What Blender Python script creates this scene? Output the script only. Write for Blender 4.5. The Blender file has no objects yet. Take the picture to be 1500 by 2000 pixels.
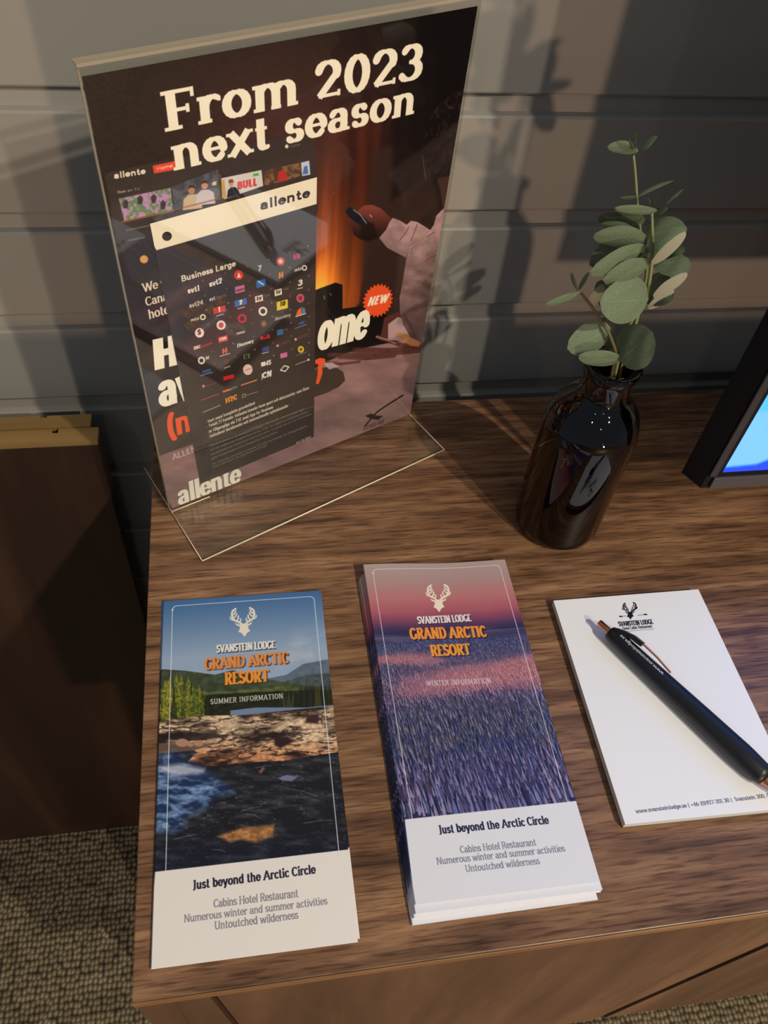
import bpy, bmesh, math, random
import numpy as np
from mathutils import Vector, Matrix

random.seed(7)
RNG = np.random.default_rng(11)
SC = bpy.context.scene
COL = SC.collection

# ------------------------------------------------------------------ camera
# metres; desk top is z = 0, its left front corner the origin, x along the front edge, y to the wall
F = 1640.08            # focal length in pixels for a 1500 x 2000 frame
YAW, PITCH, ROLL = -0.2379, -0.8798, -0.1239
CAM = np.array([0.0715, -0.0828, 0.4581])


def rot3():
    a, b, c = YAW, PITCH, ROLL
    rz = np.array([[math.cos(a), -math.sin(a), 0], [math.sin(a), math.cos(a), 0], [0, 0, 1]])
    rx = np.array([[1, 0, 0], [0, math.cos(b), -math.sin(b)], [0, math.sin(b), math.cos(b)]])
    ry = np.array([[math.cos(c), 0, math.sin(c)], [0, 1, 0], [-math.sin(c), 0, math.cos(c)]])
    return rz @ rx @ ry


RM = rot3()
cd = bpy.data.cameras.new('camera')
cam = bpy.data.objects.new('camera', cd)
COL.objects.link(cam)
cd.sensor_fit = 'HORIZONTAL'
cd.sensor_width = 36.0
cd.lens = F / 1500 * 36.0
cd.clip_start = 0.01
M = Matrix.Identity(4)
for i in range(3):
    M[i][0], M[i][1], M[i][2], M[i][3] = RM[i, 0], RM[i, 2], -RM[i, 1], CAM[i]
cam.matrix_world = M
SC.camera = cam

# ------------------------------------------------------------------ world, lamps, exposure
SC.view_settings.view_transform = 'Standard'
SC.view_settings.look = 'None'
SC.view_settings.gamma = 1.0
SC.view_settings.use_curve_mapping = False
SC.view_settings.exposure = 0.12
w = bpy.data.worlds.new('world')
SC.world = w
w.use_nodes = True
w.node_tree.nodes['Background'].inputs[0].default_value = (0.66, 0.79, 1.0, 1)
w.node_tree.nodes['Background'].inputs[1].default_value = 0.22


def lamp(name, loc, watts, col, radius):
    d = bpy.data.lights.new(name, 'POINT')
    d.energy = watts
    d.color = col
    d.shadow_soft_size = radius
    o = bpy.data.objects.new(name, d)
    o.location = loc
    COL.objects.link(o)
    return o


lamp('ceiling_spot', (1.05, -1.05, 1.58), 92, (1.0, 0.89, 0.72), 0.018)
lamp('ceiling_spot', (1.36, -2.2, 2.12), 122, (1.0, 0.90, 0.74), 0.025)
lamp('ceiling_spot', (-0.60, -1.25, 1.60), 5, (1.0, 0.86, 0.66), 0.03)
lamp('ceiling_spot', (0.25, -2.5, 1.75), 6, (1.0, 0.86, 0.66), 0.03)
lamp('ceiling_spot', (2.05, -0.7, 1.62), 6, (1.0, 0.86, 0.66), 0.03)
lamp('floor_lamp', (0.87, -2.4, -0.31), 88, (1.0, 0.66, 0.45), 0.05)


def at(px, py, axis, val):
    """point of the plane (axis = val) seen at a pixel of the 1500 x 2000 photograph"""
    d = RM @ np.array([(px - 750) / F, 1.0, -(py - 1000) / F])
    t = (val - CAM[axis]) / d[axis]
    return CAM + t * d


def on_plane(px, py, o, n):
    d = RM @ np.array([(px - 750) / F, 1.0, -(py - 1000) / F])
    t = np.dot(np.array(o) - CAM, n) / np.dot(d, n)
    return CAM + t * d


# ------------------------------------------------------------------ scene helpers
def obj(name, bm_or_mesh, mat=None, parent=None, smooth=False, label=None):
    if isinstance(bm_or_mesh, bmesh.types.BMesh):
        me = bpy.data.meshes.new(name)
        bm_or_mesh.normal_update()
        bm_or_mesh.to_mesh(me)
        bm_or_mesh.free()
    else:
        me = bm_or_mesh
    if mat is not None:
        me.materials.clear()
        for m_ in (mat if isinstance(mat, (list, tuple)) else [mat]):
            me.materials.append(m_)
    if smooth:
        for p in me.polygons:
            p.use_smooth = True
    o = bpy.data.objects.new(name, me)
    COL.objects.link(o)
    if parent is not None:
        o.parent = parent
    if label:
        o['label'] = label
    return o


def empty(name, loc=(0, 0, 0)):
    o = bpy.data.objects.new(name, None)
    o.empty_display_size = 0.01
    COL.objects.link(o)
    o.location = loc
    return o


def tag(o, label, cat, group=None):
    o['label'] = label
    o['category'] = cat
    if group:
        o['group'] = group
    return o


def rebase(root, loc):
    """move an empty to the thing's base, keeping its parts where they stand"""
    root.location = loc
    for c in root.children:
        c.location = Vector(c.location) - Vector(loc)


def box(x0, x1, y0, y1, z0, z1, bev=0.0, bm=None):
    bm = bm or bmesh.new()
    vs = [bm.verts.new(p) for p in [(x0, y0, z0), (x1, y0, z0), (x1, y1, z0), (x0, y1, z0),
                                    (x0, y0, z1), (x1, y0, z1), (x1, y1, z1), (x0, y1, z1)]]
    fs = [(0, 3, 2, 1), (4, 5, 6, 7), (0, 1, 5, 4), (1, 2, 6, 5), (2, 3, 7, 6), (3, 0, 4, 7)]
    for f in fs:
        bm.faces.new([vs[i] for i in f])
    if bev:
        bmesh.ops.bevel(bm, geom=list(bm.edges), offset=bev, segments=2, profile=0.5, affect='EDGES')
    return bm


def prism(pts, d, bm=None):
    """closed prism over a polygon (3-D points), extruded by vector d"""
    bm = bm or bmesh.new()
    a = [bm.verts.new(tuple(p)) for p in pts]
    b = [bm.verts.new(tuple(np.array(p) + np.array(d))) for p in pts]
    bm.faces.new(a)
    bm.faces.new(b[::-1])
    n = len(pts)
    for i in range(n):
        bm.faces.new([a[i], b[i], b[(i + 1) % n], a[(i + 1) % n]])
    bmesh.ops.recalc_face_normals(bm, faces=bm.faces)
    return bm


def lathe(profile, seg=48, bm=None, close=False):
    bm = bm or bmesh.new()
    rings = []
    for r, z in profile:
        if r < 1e-6:
            rings.append([bm.verts.new((0, 0, z))])
        else:
            rings.append([bm.verts.new((r * math.cos(2 * math.pi * k / seg), r * math.sin(2 * math.pi * k / seg), z)) for k in range(seg)])
    for a, b in zip(rings[:-1], rings[1:]):
        for k in range(seg):
            k2 = (k + 1) % seg
            if len(a) == 1 and len(b) == 1:
                continue
            if len(a) == 1:
                bm.faces.new([a[0], b[k2], b[k]])
            elif len(b) == 1:
                bm.faces.new([a[k], a[k2], b[0]])
            else:
                bm.faces.new([a[k], a[k2], b[k2], b[k]])
    bmesh.ops.recalc_face_normals(bm, faces=bm.faces)
    return bm


def tube(pts, radii, seg=8, bm=None):
    bm = bm or bmesh.new()
    pts = [Vector(p) for p in pts]
    rings = []
    up = Vector((0.3, 0.9, 0.2)).normalized()
    for i, p in enumerate(pts):
        t = (pts[min(i + 1, len(pts) - 1)] - pts[max(i - 1, 0)]).normalized()
        s = t.cross(up).normalized()
        u = s.cross(t)
        r = radii[i] if isinstance(radii, (list, tuple)) else radii
        rings.append([bm.verts.new(p + (s * math.cos(2 * math.pi * k / seg) + u * math.sin(2 * math.pi * k / seg)) * r) for k in range(seg)])
    for a, b in zip(rings[:-1], rings[1:]):
        for k in range(seg):
            bm.faces.new([a[k], a[(k + 1) % seg], b[(k + 1) % seg], b[k]])
    bm.faces.new(rings[0][::-1])
    bm.faces.new(rings[-1])
    bmesh.ops.recalc_face_normals(bm, faces=bm.faces)
    return bm


def spline(pts, n=6):
    P = [np.array(p, float) for p in pts]
    P = [2 * P[0] - P[1]] + P + [2 * P[-1] - P[-2]]
    out = []
    for i in range(1, len(P) - 2):
        for k in range(n):
            t = k / n
            out.append(0.5 * (2 * P[i] + (P[i + 1] - P[i - 1]) * t + (2 * P[i - 1] - 5 * P[i] + 4 * P[i + 1] - P[i + 2]) * t * t
                              + (3 * P[i] - P[i - 1] - 3 * P[i + 1] + P[i + 2]) * t ** 3))
    out.append(P[-2])
    return out


# ------------------------------------------------------------------ materials
def lin(c):
    c = np.asarray(c, float) / 255.0
    return np.where(c <= 0.04045, c / 12.92, ((c + 0.055) / 1.055) ** 2.4)


def rgba(c):
    return tuple(lin(c)) + (1.0,)


def new_mat(name):
    m = bpy.data.materials.new(name)
    m.use_nodes = True
    nt = m.node_tree
    return m, nt, nt.nodes['Principled BSDF']


def plain(name, col, rough=0.5, spec=0.5, metal=0.0, noise=0.0, scale=40.0, bump=0.0, coat=0.0):
    m, nt, b = new_mat(name)
    b.inputs['Roughness'].default_value = rough
    b.inputs['Specular IOR Level'].default_value = spec
    b.inputs['Metallic'].default_value = metal
    b.inputs['Coat Weight'].default_value = coat
    tc = nt.nodes.new('ShaderNodeTexCoord')
    no = nt.nodes.new('ShaderNodeTexNoise')
    no.inputs['Scale'].default_value = scale
    no.inputs['Detail'].default_value = 4
    nt.links.new(tc.outputs['Object'], no.inputs['Vector'])
    mx = nt.nodes.new('ShaderNodeMix')
    mx.data_type = 'RGBA'
    c = np.array(rgba(col))
    mx.inputs[6].default_value = tuple(np.append(c[:3] * (1 - noise), 1))
    mx.inputs[7].default_value = tuple(np.append(np.minimum(c[:3] * (1 + noise), 1), 1))
    nt.links.new(no.outputs['Fac'], mx.inputs[0])
    nt.links.new(mx.outputs[2], b.inputs['Base Color'])
    if bump:
        bp = nt.nodes.new('ShaderNodeBump')
        bp.inputs['Strength'].default_value = bump
        bp.inputs['Distance'].default_value = 0.001
        nt.links.new(no.outputs['Fac'], bp.inputs['Height'])
        nt.links.new(bp.outputs['Normal'], b.inputs['Normal'])
    return m


def wood(name, dark, mid, light, axis='X', stretch=9.0, scale=120.0, rough=0.42, pores=True, swirl=0.0):
    m, nt, b = new_mat(name)
    N, L = nt.nodes.new, nt.links.new
    tc = N('ShaderNodeTexCoord')
    mp = N('ShaderNodeMapping')
    s = {'X': (1 / stretch, 1, 1), 'Y': (1, 1 / stretch, 1), 'Z': (1, 1, 1 / stretch)}[axis]
    mp.inputs['Scale'].default_value = s
    L(tc.outputs['Object'], mp.inputs['Vector'])
    # slow wobble of the grain
    wn = N('ShaderNodeTexNoise')
    wn.inputs['Scale'].default_value = 14.0
    wn.inputs['Detail'].default_value = 2
    L(mp.outputs[0], wn.inputs['Vector'])
    add = N('ShaderNodeVectorMath')
    add.operation = 'MULTIPLY_ADD'
    add.inputs[1].default_value = (0.012 + swirl,) * 3
    L(wn.outputs['Color'], add.inputs[0])
    L(mp.outputs[0], add.inputs[2])
    n1 = N('ShaderNodeTexNoise')
    n1.inputs['Scale'].default_value = scale
    n1.inputs['Detail'].default_value = 6
    n1.inputs['Roughness'].default_value = 0.62
    L(add.outputs[0], n1.inputs['Vector'])
    cr = N('ShaderNodeValToRGB')
    e = cr.color_ramp.elements
    e[0].position, e[0].color = 0.30, rgba(dark)
    e[1].position, e[1].color = 0.68, rgba(light)
    k = e.new(0.49)
    k.color = rgba(mid)
    L(n1.outputs['Fac'], cr.inputs[0])
    # broad bands of tone
    n2 = N('ShaderNodeTexNoise')
    n2.inputs['Scale'].default_value = scale * 0.22
    n2.inputs['Detail'].default_value = 3
    L(add.outputs[0], n2.inputs['Vector'])
    r2 = N('ShaderNodeValToRGB')
    r2.color_ramp.elements[0].position, r2.color_ramp.elements[0].color = 0.35, (0.62, 0.58, 0.55, 1)
    r2.color_ramp.elements[1].position, r2.color_ramp.elements[1].color = 0.65, (1.12, 1.12, 1.12, 1)
    L(n2.outputs['Fac'], r2.inputs[0])
    mu = N('ShaderNodeMix')
    mu.data_type = 'RGBA'
    mu.blend_type = 'MULTIPLY'
    mu.inputs[0].default_value = 0.8
    L(cr.outputs[0], mu.inputs[6])
    L(r2.outputs[0], mu.inputs[7])
    out = mu.outputs[2]
    if pores:
        mp3 = N('ShaderNodeMapping')
        s3 = {'X': (1 / 14, 1, 1), 'Y': (1, 1 / 14, 1), 'Z': (1, 1, 1 / 14)}[axis]
        mp3.inputs['Scale'].default_value = s3
        L(tc.outputs['Object'], mp3.inputs['Vector'])
        n3 = N('ShaderNodeTexNoise')
        n3.inputs['Scale'].default_value = scale * 4.2
        n3.inputs['Detail'].default_value = 3
        L(mp3.outputs[0], n3.inputs['Vector'])
        r3 = N('ShaderNodeValToRGB')
        r3.color_ramp.elements[0].position, r3.color_ramp.elements[0].color = 0.36, (0.45, 0.42, 0.40, 1)
        r3.color_ramp.elements[1].position, r3.color_ramp.elements[1].color = 0.50, (1, 1, 1, 1)
        L(n3.outputs['Fac'], r3.inputs[0])
        m3 = N('ShaderNodeMix')
        m3.data_type = 'RGBA'
        m3.blend_type = 'MULTIPLY'
        m3.inputs[0].default_value = 0.9
        L(out, m3.inputs[6])
        L(r3.outputs[0], m3.inputs[7])
        out = m3.outputs[2]
        bp = N('ShaderNodeBump')
        bp.inputs['Strength'].default_value = 0.25
        bp.inputs['Distance'].default_value = 0.0003
        L(n3.outputs['Fac'], bp.inputs['Height'])
        L(bp.outputs['Normal'], b.inputs['Normal'])
    L(out, b.inputs['Base Color'])
    b.inputs['Roughness'].default_value = rough
    b.inputs['Specular IOR Level'].default_value = 0.4
    return m


def clear(name, tint=(1, 1, 1), ior=1.49, rough=0.0, tr=None):
    """thin clear sheet: fresnel mix of a straight-through transparent and a mirror reflection"""
    m = bpy.data.materials.new(name)
    m.use_nodes = True
    nt = m.node_tree
    nt.nodes.clear()
    out = nt.nodes.new('ShaderNodeOutputMaterial')
    t = nt.nodes.new('ShaderNodeBsdfTransparent')
    t.inputs[0].default_value = tuple(tint) + (1,)
    g = nt.nodes.new('ShaderNodeBsdfGlossy')
    g.inputs['Roughness'].default_value = rough
    g.inputs['Color'].default_value = (1, 1, 1, 1)
    fr = nt.nodes.new('ShaderNodeFresnel')
    ge = nt.nodes.new('ShaderNodeNewGeometry')       # the ray goes straight on, so the far face reflects like the near one
    io = nt.nodes.new('ShaderNodeMapRange')
    io.inputs[3].default_value = ior
    io.inputs[4].default_value = 1.0 / ior
    nt.links.new(ge.outputs['Backfacing'], io.inputs[0])
    nt.links.new(io.outputs[0], fr.inputs['IOR'])
    mx = nt.nodes.new('ShaderNodeMixShader')
    nt.links.new(fr.outputs[0], mx.inputs[0])
    nt.links.new(t.outputs[0], mx.inputs[1])
    nt.links.new(g.outputs[0], mx.inputs[2])
    nt.links.new(mx.outputs[0], out.inputs[0])
    return m


def print_mat(name, canvas, rough=0.35, spec=0.4, emit=0.0, coat=0.0):
    """flat print: the picture is computed below, in this script"""
    h, w_ = canvas.shape[:2]
    im = bpy.data.images.new(name, w_, h, alpha=False, float_buffer=False)
    px = np.ones((h, w_, 4), np.float32)
    px[..., :3] = np.clip(canvas[::-1], 0, 1)
    im.pixels.foreach_set(px.ravel())
    im.update()
    im.pack()
    m, nt, b = new_mat(name)
    t = nt.nodes.new('ShaderNodeTexImage')
    t.image = im
    t.interpolation = 'Cubic'
    t.extension = 'EXTEND'
    uv = nt.nodes.new('ShaderNodeUVMap')
    nt.links.new(uv.outputs[0], t.inputs[0])
    nt.links.new(t.outputs[0], b.inputs['Base Color'])
    b.inputs['Roughness'].default_value = rough
    b.inputs['Specular IOR Level'].default_value = spec
    b.inputs['Coat Weight'].default_value = coat
    if emit:
        nt.links.new(t.outputs[0], b.inputs['Emission Color'])
        b.inputs['Emission Strength'].default_value = emit
        b.inputs['Base Color'].default_value = (0.01, 0.01, 0.01, 1)
        for l in list(b.inputs['Base Color'].links):
            nt.links.remove(l)
    return m


# ------------------------------------------------------------------ print maker
def homog(src, dst):
    A = []
    for (x, y), (u, v) in zip(src, dst):
        A.append([x, y, 1, 0, 0, 0, -u * x, -u * y])
        A.append([0, 0, 0, x, y, 1, -v * x, -v * y])
    h = np.linalg.solve(np.array(A, float), np.array([c for p in dst for c in p], float))
    return np.append(h, 1).reshape(3, 3)


def fbm(x, y, seed=0, octv=4):
    r = np.random.default_rng(seed)
    tot = np.zeros_like(x)
    amp, s = 0.5, 1.0
    for o in range(octv):
        g = r.random((64, 64))
        fx, fy = x * s, y * s
        ix, iy = np.floor(fx).astype(int), np.floor(fy).astype(int)
        tx, ty = fx - ix, fy - iy
        tx, ty = tx * tx * (3 - 2 * tx), ty * ty * (3 - 2 * ty)
        a = g[iy % 64, ix % 64]
        b = g[iy % 64, (ix + 1) % 64]
        c = g[(iy + 1) % 64, ix % 64]
        d = g[(iy + 1) % 64, (ix + 1) % 64]
        tot += amp * ((a * (1 - tx) + b * tx) * (1 - ty) + (c * (1 - tx) + d * tx) * ty)
        amp *= 0.5
        s *= 2.03
    return tot / (1 - 0.5 ** octv)


# skeleton alphabet: l = straight stroke, a = arc (cx cy rx ry from-degree to-degree), s = foot or head serif (x y half-width)
# heights: capitals 1, small letters 0.7
G = {
 'A': (.78, 'l.04,0,.39,1|l.39,1,.74,0|l.17,.34,.61,.34|s.06,0,.13|s.72,0,.14'),
 'B': (.68, 'l.14,0,.14,1|l.14,1,.36,1|l.14,.53,.38,.53|l.14,0,.38,0|a.36,.765,.2,.235,-90,90|a.38,.265,.24,.265,-90,90|s.1,0,.1|s.1,1,.1'),
 'C': (.68, 'a.38,.5,.3,.5,48,312|s.60,.84,.03'),
 'D': (.76, 'l.14,0,.14,1|l.14,1,.34,1|l.14,0,.34,0|a.34,.5,.34,.5,-90,90|s.1,0,.1|s.1,1,.1'),
 'E': (.62, 'l.14,0,.14,1|l.14,1,.54,1|l.14,.52,.46,.52|l.14,0,.57,0|v.54,.9,.09|v.57,.1,.09|s.1,0,.1|s.1,1,.1'),
 'F': (.60, 'l.14,0,.14,1|l.14,1,.54,1|l.14,.5,.44,.5|v.54,.88,.12|v.44,.5,.11|s.16,0,.16|s.1,1,.1'),
 'G': (.74, 'a.38,.5,.3,.5,48,345|l.64,0.06,.64,.42|s.62,.44,.14'),
 'H': (.78, 'l.14,0,.14,1|l.64,0,.64,1|l.14,.52,.64,.52|s.14,0,.13|s.64,0,.13|s.14,1,.13|s.64,1,.13'),
 'I': (.34, 'l.17,0,.17,1|s.17,0,.14|s.17,1,.14'),
 'J': (.42, 'l.26,.1,.26,1|a.1,.1,.16,.18,-100,0|s.24,1,.14'),
 'K': (.72, 'l.14,0,.14,1|l.14,.42,.6,1|l.28,.56,.64,0|s.12,0,.12|s.12,1,.12|s.62,0,.12|s.6,1,.11'),
 'L': (.58, 'l.14,0,.14,1|l.14,0,.54,0|v.54,.1,.1|s.12,1,.12|s.1,0,.1'),
 'M': (.94, 'l.14,0,.14,1|l.14,1,.47,.15|l.47,.15,.8,1|l.8,0,.8,1|s.13,0,.12|s.8,0,.12|s.1,1,.1|s.84,1,.1'),
 'N': (.80, 'l.14,0,.14,1|l.14,1,.66,0|l.66,0,.66,1|s.13,0,.12|s.1,1,.1|s.66,1,.12'),
 'O': (.76, 'a.38,.5,.31,.5,0,360'),
 'P': (.64, 'l.14,0,.14,1|l.14,1,.36,1|l.14,.46,.36,.46|a.36,.73,.22,.27,-90,90|s.14,0,.13|s.1,1,.1'),
 'R': (.70, 'l.14,0,.14,1|l.14,1,.36,1|l.14,.5,.36,.5|a.36,.75,.22,.25,-90,90|l.36,.5,.62,0|s.14,0,.13|s.1,1,.1|s.66,0,.08'),
 'S': (.58, 'a.29,.75,.2,.25,30,270|a.29,.25,.22,.25,-150,90|s.47,.88,.02|s.08,.12,.02'),
 'T': (.68, 'l.34,0,.34,1|l.04,1,.64,1|v.04,.9,.1|v.64,.9,.1|s.34,0,.14'),
 'U': (.76, 'l.14,.3,.14,1|l.62,.3,.62,1|a.38,.3,.24,.3,180,360|s.14,1,.13|s.62,1,.12'),
 'V': (.74, 'l.05,1,.37,0|l.37,0,.7,1|s.06,1,.13|s.68,1,.12'),
 'W': (1.04, 'l.05,1,.29,0|l.29,0,.52,.95|l.52,.95,.76,0|l.76,0,1.0,1|s.06,1,.12|s.98,1,.11'),
 'X': (.7, 'l.06,0,.64,1|l.06,1,.64,0|s.08,0,.11|s.62,0,.11|s.08,1,.11|s.62,1,.11'),
 'Y': (.7, 'l.35,0,.35,.45|l.05,1,.35,.45|l.65,1,.35,.45|s.35,0,.13|s.06,1,.11|s.64,1,.11'),
 '0': (.60, 'a.3,.5,.22,.5,0,360'),
 '1': (.44, 'l.24,0,.24,1|l.24,1,.06,.84|s.24,0,.18'),
 '2': (.60, 'a.28,.72,.22,.28,-20,165|l.48,.62,.08,.06|l.06,.03,.52,.03|v.52,.1,.09'),
 '3': (.58, 'a.26,.76,.2,.24,-90,150|a.26,.27,.24,.27,-150,90'),
 '4': (.62, 'l.44,0,.44,1|l.44,1,.05,.3|l.05,.3,.58,.3|s.44,0,.13'),
 '5': (.58, 'l.12,1,.5,1|l.12,1,.1,.56|a.26,.32,.24,.32,-140,125'),
 '6': (.60, 'a.3,.3,.22,.3,0,360|a.46,.3,.38,.7,100,180'),
 '7': (.54, 'l.05,1,.5,1|l.5,1,.2,0|v.05,.92,.08'),
 '8': (.58, 'a.29,.75,.18,.25,0,360|a.29,.25,.22,.26,0,360'),
 '9': (.60, 'a.3,.7,.22,.3,0,360|a.14,.7,.38,.7,-80,0'),
 'a': (.56, 'l.42,0,.42,.5|a.25,.5,.17,.2,0,155|a.25,.19,.18,.19,60,360|l.25,.38,.42,.38|s.48,0,.07'),
 'b': (.60, 'l.12,0,.12,1|a.32,.35,.2,.35,0,360|s.07,1,.07'),
 'c': (.50, 'a.3,.35,.22,.35,50,310|s.43,.58,.02'),
 'd': (.60, 'l.46,0,.46,1|a.27,.35,.2,.35,0,360|s.41,1,.07|s.51,0,.06'),
 'e': (.54, 'a.28,.35,.21,.35,0,318|l.08,.37,.48,.37'),
 'f': (.38, 'l.16,0,.16,.78|a.32,.78,.16,.22,70,180|l.03,.68,.32,.68|s.17,0,.12'),
 'g': (.58, 'a.27,.36,.2,.34,0,360|l.46,.7,.46,-.08|a.27,-.08,.19,.2,-150,0|s.5,.7,.05'),
 'h': (.62, 'l.12,0,.12,1|a.3,.46,.18,.24,0,150|l.48,0,.48,.46|s.12,0,.11|s.48,0,.11|s.07,1,.06'),
 'i': (.28, 'l.15,0,.15,.7|d.15,.92|s.15,0,.12|s.1,.7,.06'),
 'j': (.28, 'l.15,-.1,.15,.7|d.15,.92|a.04,-.1,.11,.16,-90,0'),
 'k': (.60, 'l.12,0,.12,1|l.12,.26,.46,.7|l.24,.4,.5,0|s.12,0,.11|s.5,0,.09|s.46,.7,.09|s.07,1,.06'),
 'l': (.28, 'l.15,0,.15,1|s.15,0,.12|s.1,1,.06'),
 'm': (.92, 'l.12,0,.12,.7|a.29,.46,.17,.24,0,150|l.46,0,.46,.46|a.63,.46,.17,.24,0,150|l.8,0,.8,.46|s.12,0,.1|s.46,0,.1|s.8,0,.1|s.07,.7,.06'),
 'n': (.62, 'l.12,0,.12,.7|a.3,.46,.18,.24,0,150|l.48,0,.48,.46|s.12,0,.11|s.48,0,.11|s.07,.7,.06'),
 'o': (.58, 'a.29,.35,.22,.35,0,360'),
 'p': (.60, 'l.12,-.28,.12,.7|a.32,.35,.2,.35,0,360|s.12,-.28,.11|s.07,.7,.06'),
 'r': (.44, 'l.12,0,.12,.7|a.32,.4,.2,.3,60,180|s.13,0,.13|s.07,.7,.06|v.41,.58,.06'),
 's': (.46, 'a.23,.52,.15,.18,30,270|a.23,.17,.17,.17,-150,90|s.36,.6,.02|s.07,.1,.02'),
 't': (.40, 'l.17,.14,.17,.92|a.29,.14,.12,.14,180,300|l.02,.68,.35,.68'),
 'u': (.62, 'l.12,.22,.12,.7|a.29,.22,.17,.22,180,350|l.47,0,.47,.7|s.07,.7,.06|s.42,.7,.06|s.53,0,.06'),
 'v': (.56, 'l.05,.7,.28,0|l.28,0,.51,.7|s.07,.7,.1|s.49,.7,.09'),
 'w': (.84, 'l.05,.7,.24,0|l.24,0,.42,.66|l.42,.66,.6,0|l.6,0,.79,.7|s.07,.7,.09|s.77,.7,.09'),
 'x': (.56, 'l.06,0,.5,.7|l.06,.7,.5,0|s.08,0,.09|s.48,0,.09|s.08,.7,.09|s.48,.7,.09'),
 'y': (.56, 'l.05,.7,.28,.02|l.51,.7,.24,-.2|a.15,-.14,.1,.12,-100,0|s.07,.7,.1|s.49,.7,.09'),
 'z': (.5, 'l.06,.68,.46,.68|l.46,.68,.06,0|l.06,0,.46,0'),
 ' ': (.30, ''), '.': (.26, 'd.13,.06'), ',': (.26, 'l.15,.08,.08,-.12'), '|': (.3, 'l.15,-.2,.15,1'),
 '+': (.6, 'l.08,.4,.52,.4|l.3,.18,.3,.62'), '-': (.36, 'l.05,.35,.31,.35'),
 '(': (.36, 'a.4,.42,.24,.66,120,240'), ')': (.36, 'a-.04,.42,.24,.66,-60,60'), "'": (.2, 'l.1,.8,.1,1'),
}


def glyph_strokes(ch, serif):
    adv, s = G.get(ch, G['o'])
    out = []
    for t in s.split('|'):
        if not t:
            continue
        k, v = t[0], [float(q) for q in t[1:].split(',')]
        if k == 'l':
            out.append(('l', [(v[0], v[1]), (v[2], v[3])]))
        elif k == 'a':
            n = max(5, int(abs(v[5] - v[4]) / 18))
            out.append(('a', [(v[0] + v[2] * math.cos(math.radians(v[4] + (v[5] - v[4]) * i / n)),
                               v[1] + v[3] * math.sin(math.radians(v[4] + (v[5] - v[4]) * i / n))) for i in range(n + 1)]))
        elif k == 'd':
            out.append(('d', [(v[0], v[1]), (v[0] + .001, v[1])]))
        elif k == 's' and serif:
            out.append(('s', [(v[0] - v[2], v[1]), (v[0] + v[2], v[1])]))
        elif k == 'v' and serif:
            out.append(('v', [(v[0], v[1] - v[2]), (v[0], v[1] + v[2])]))
    return adv, out


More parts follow.
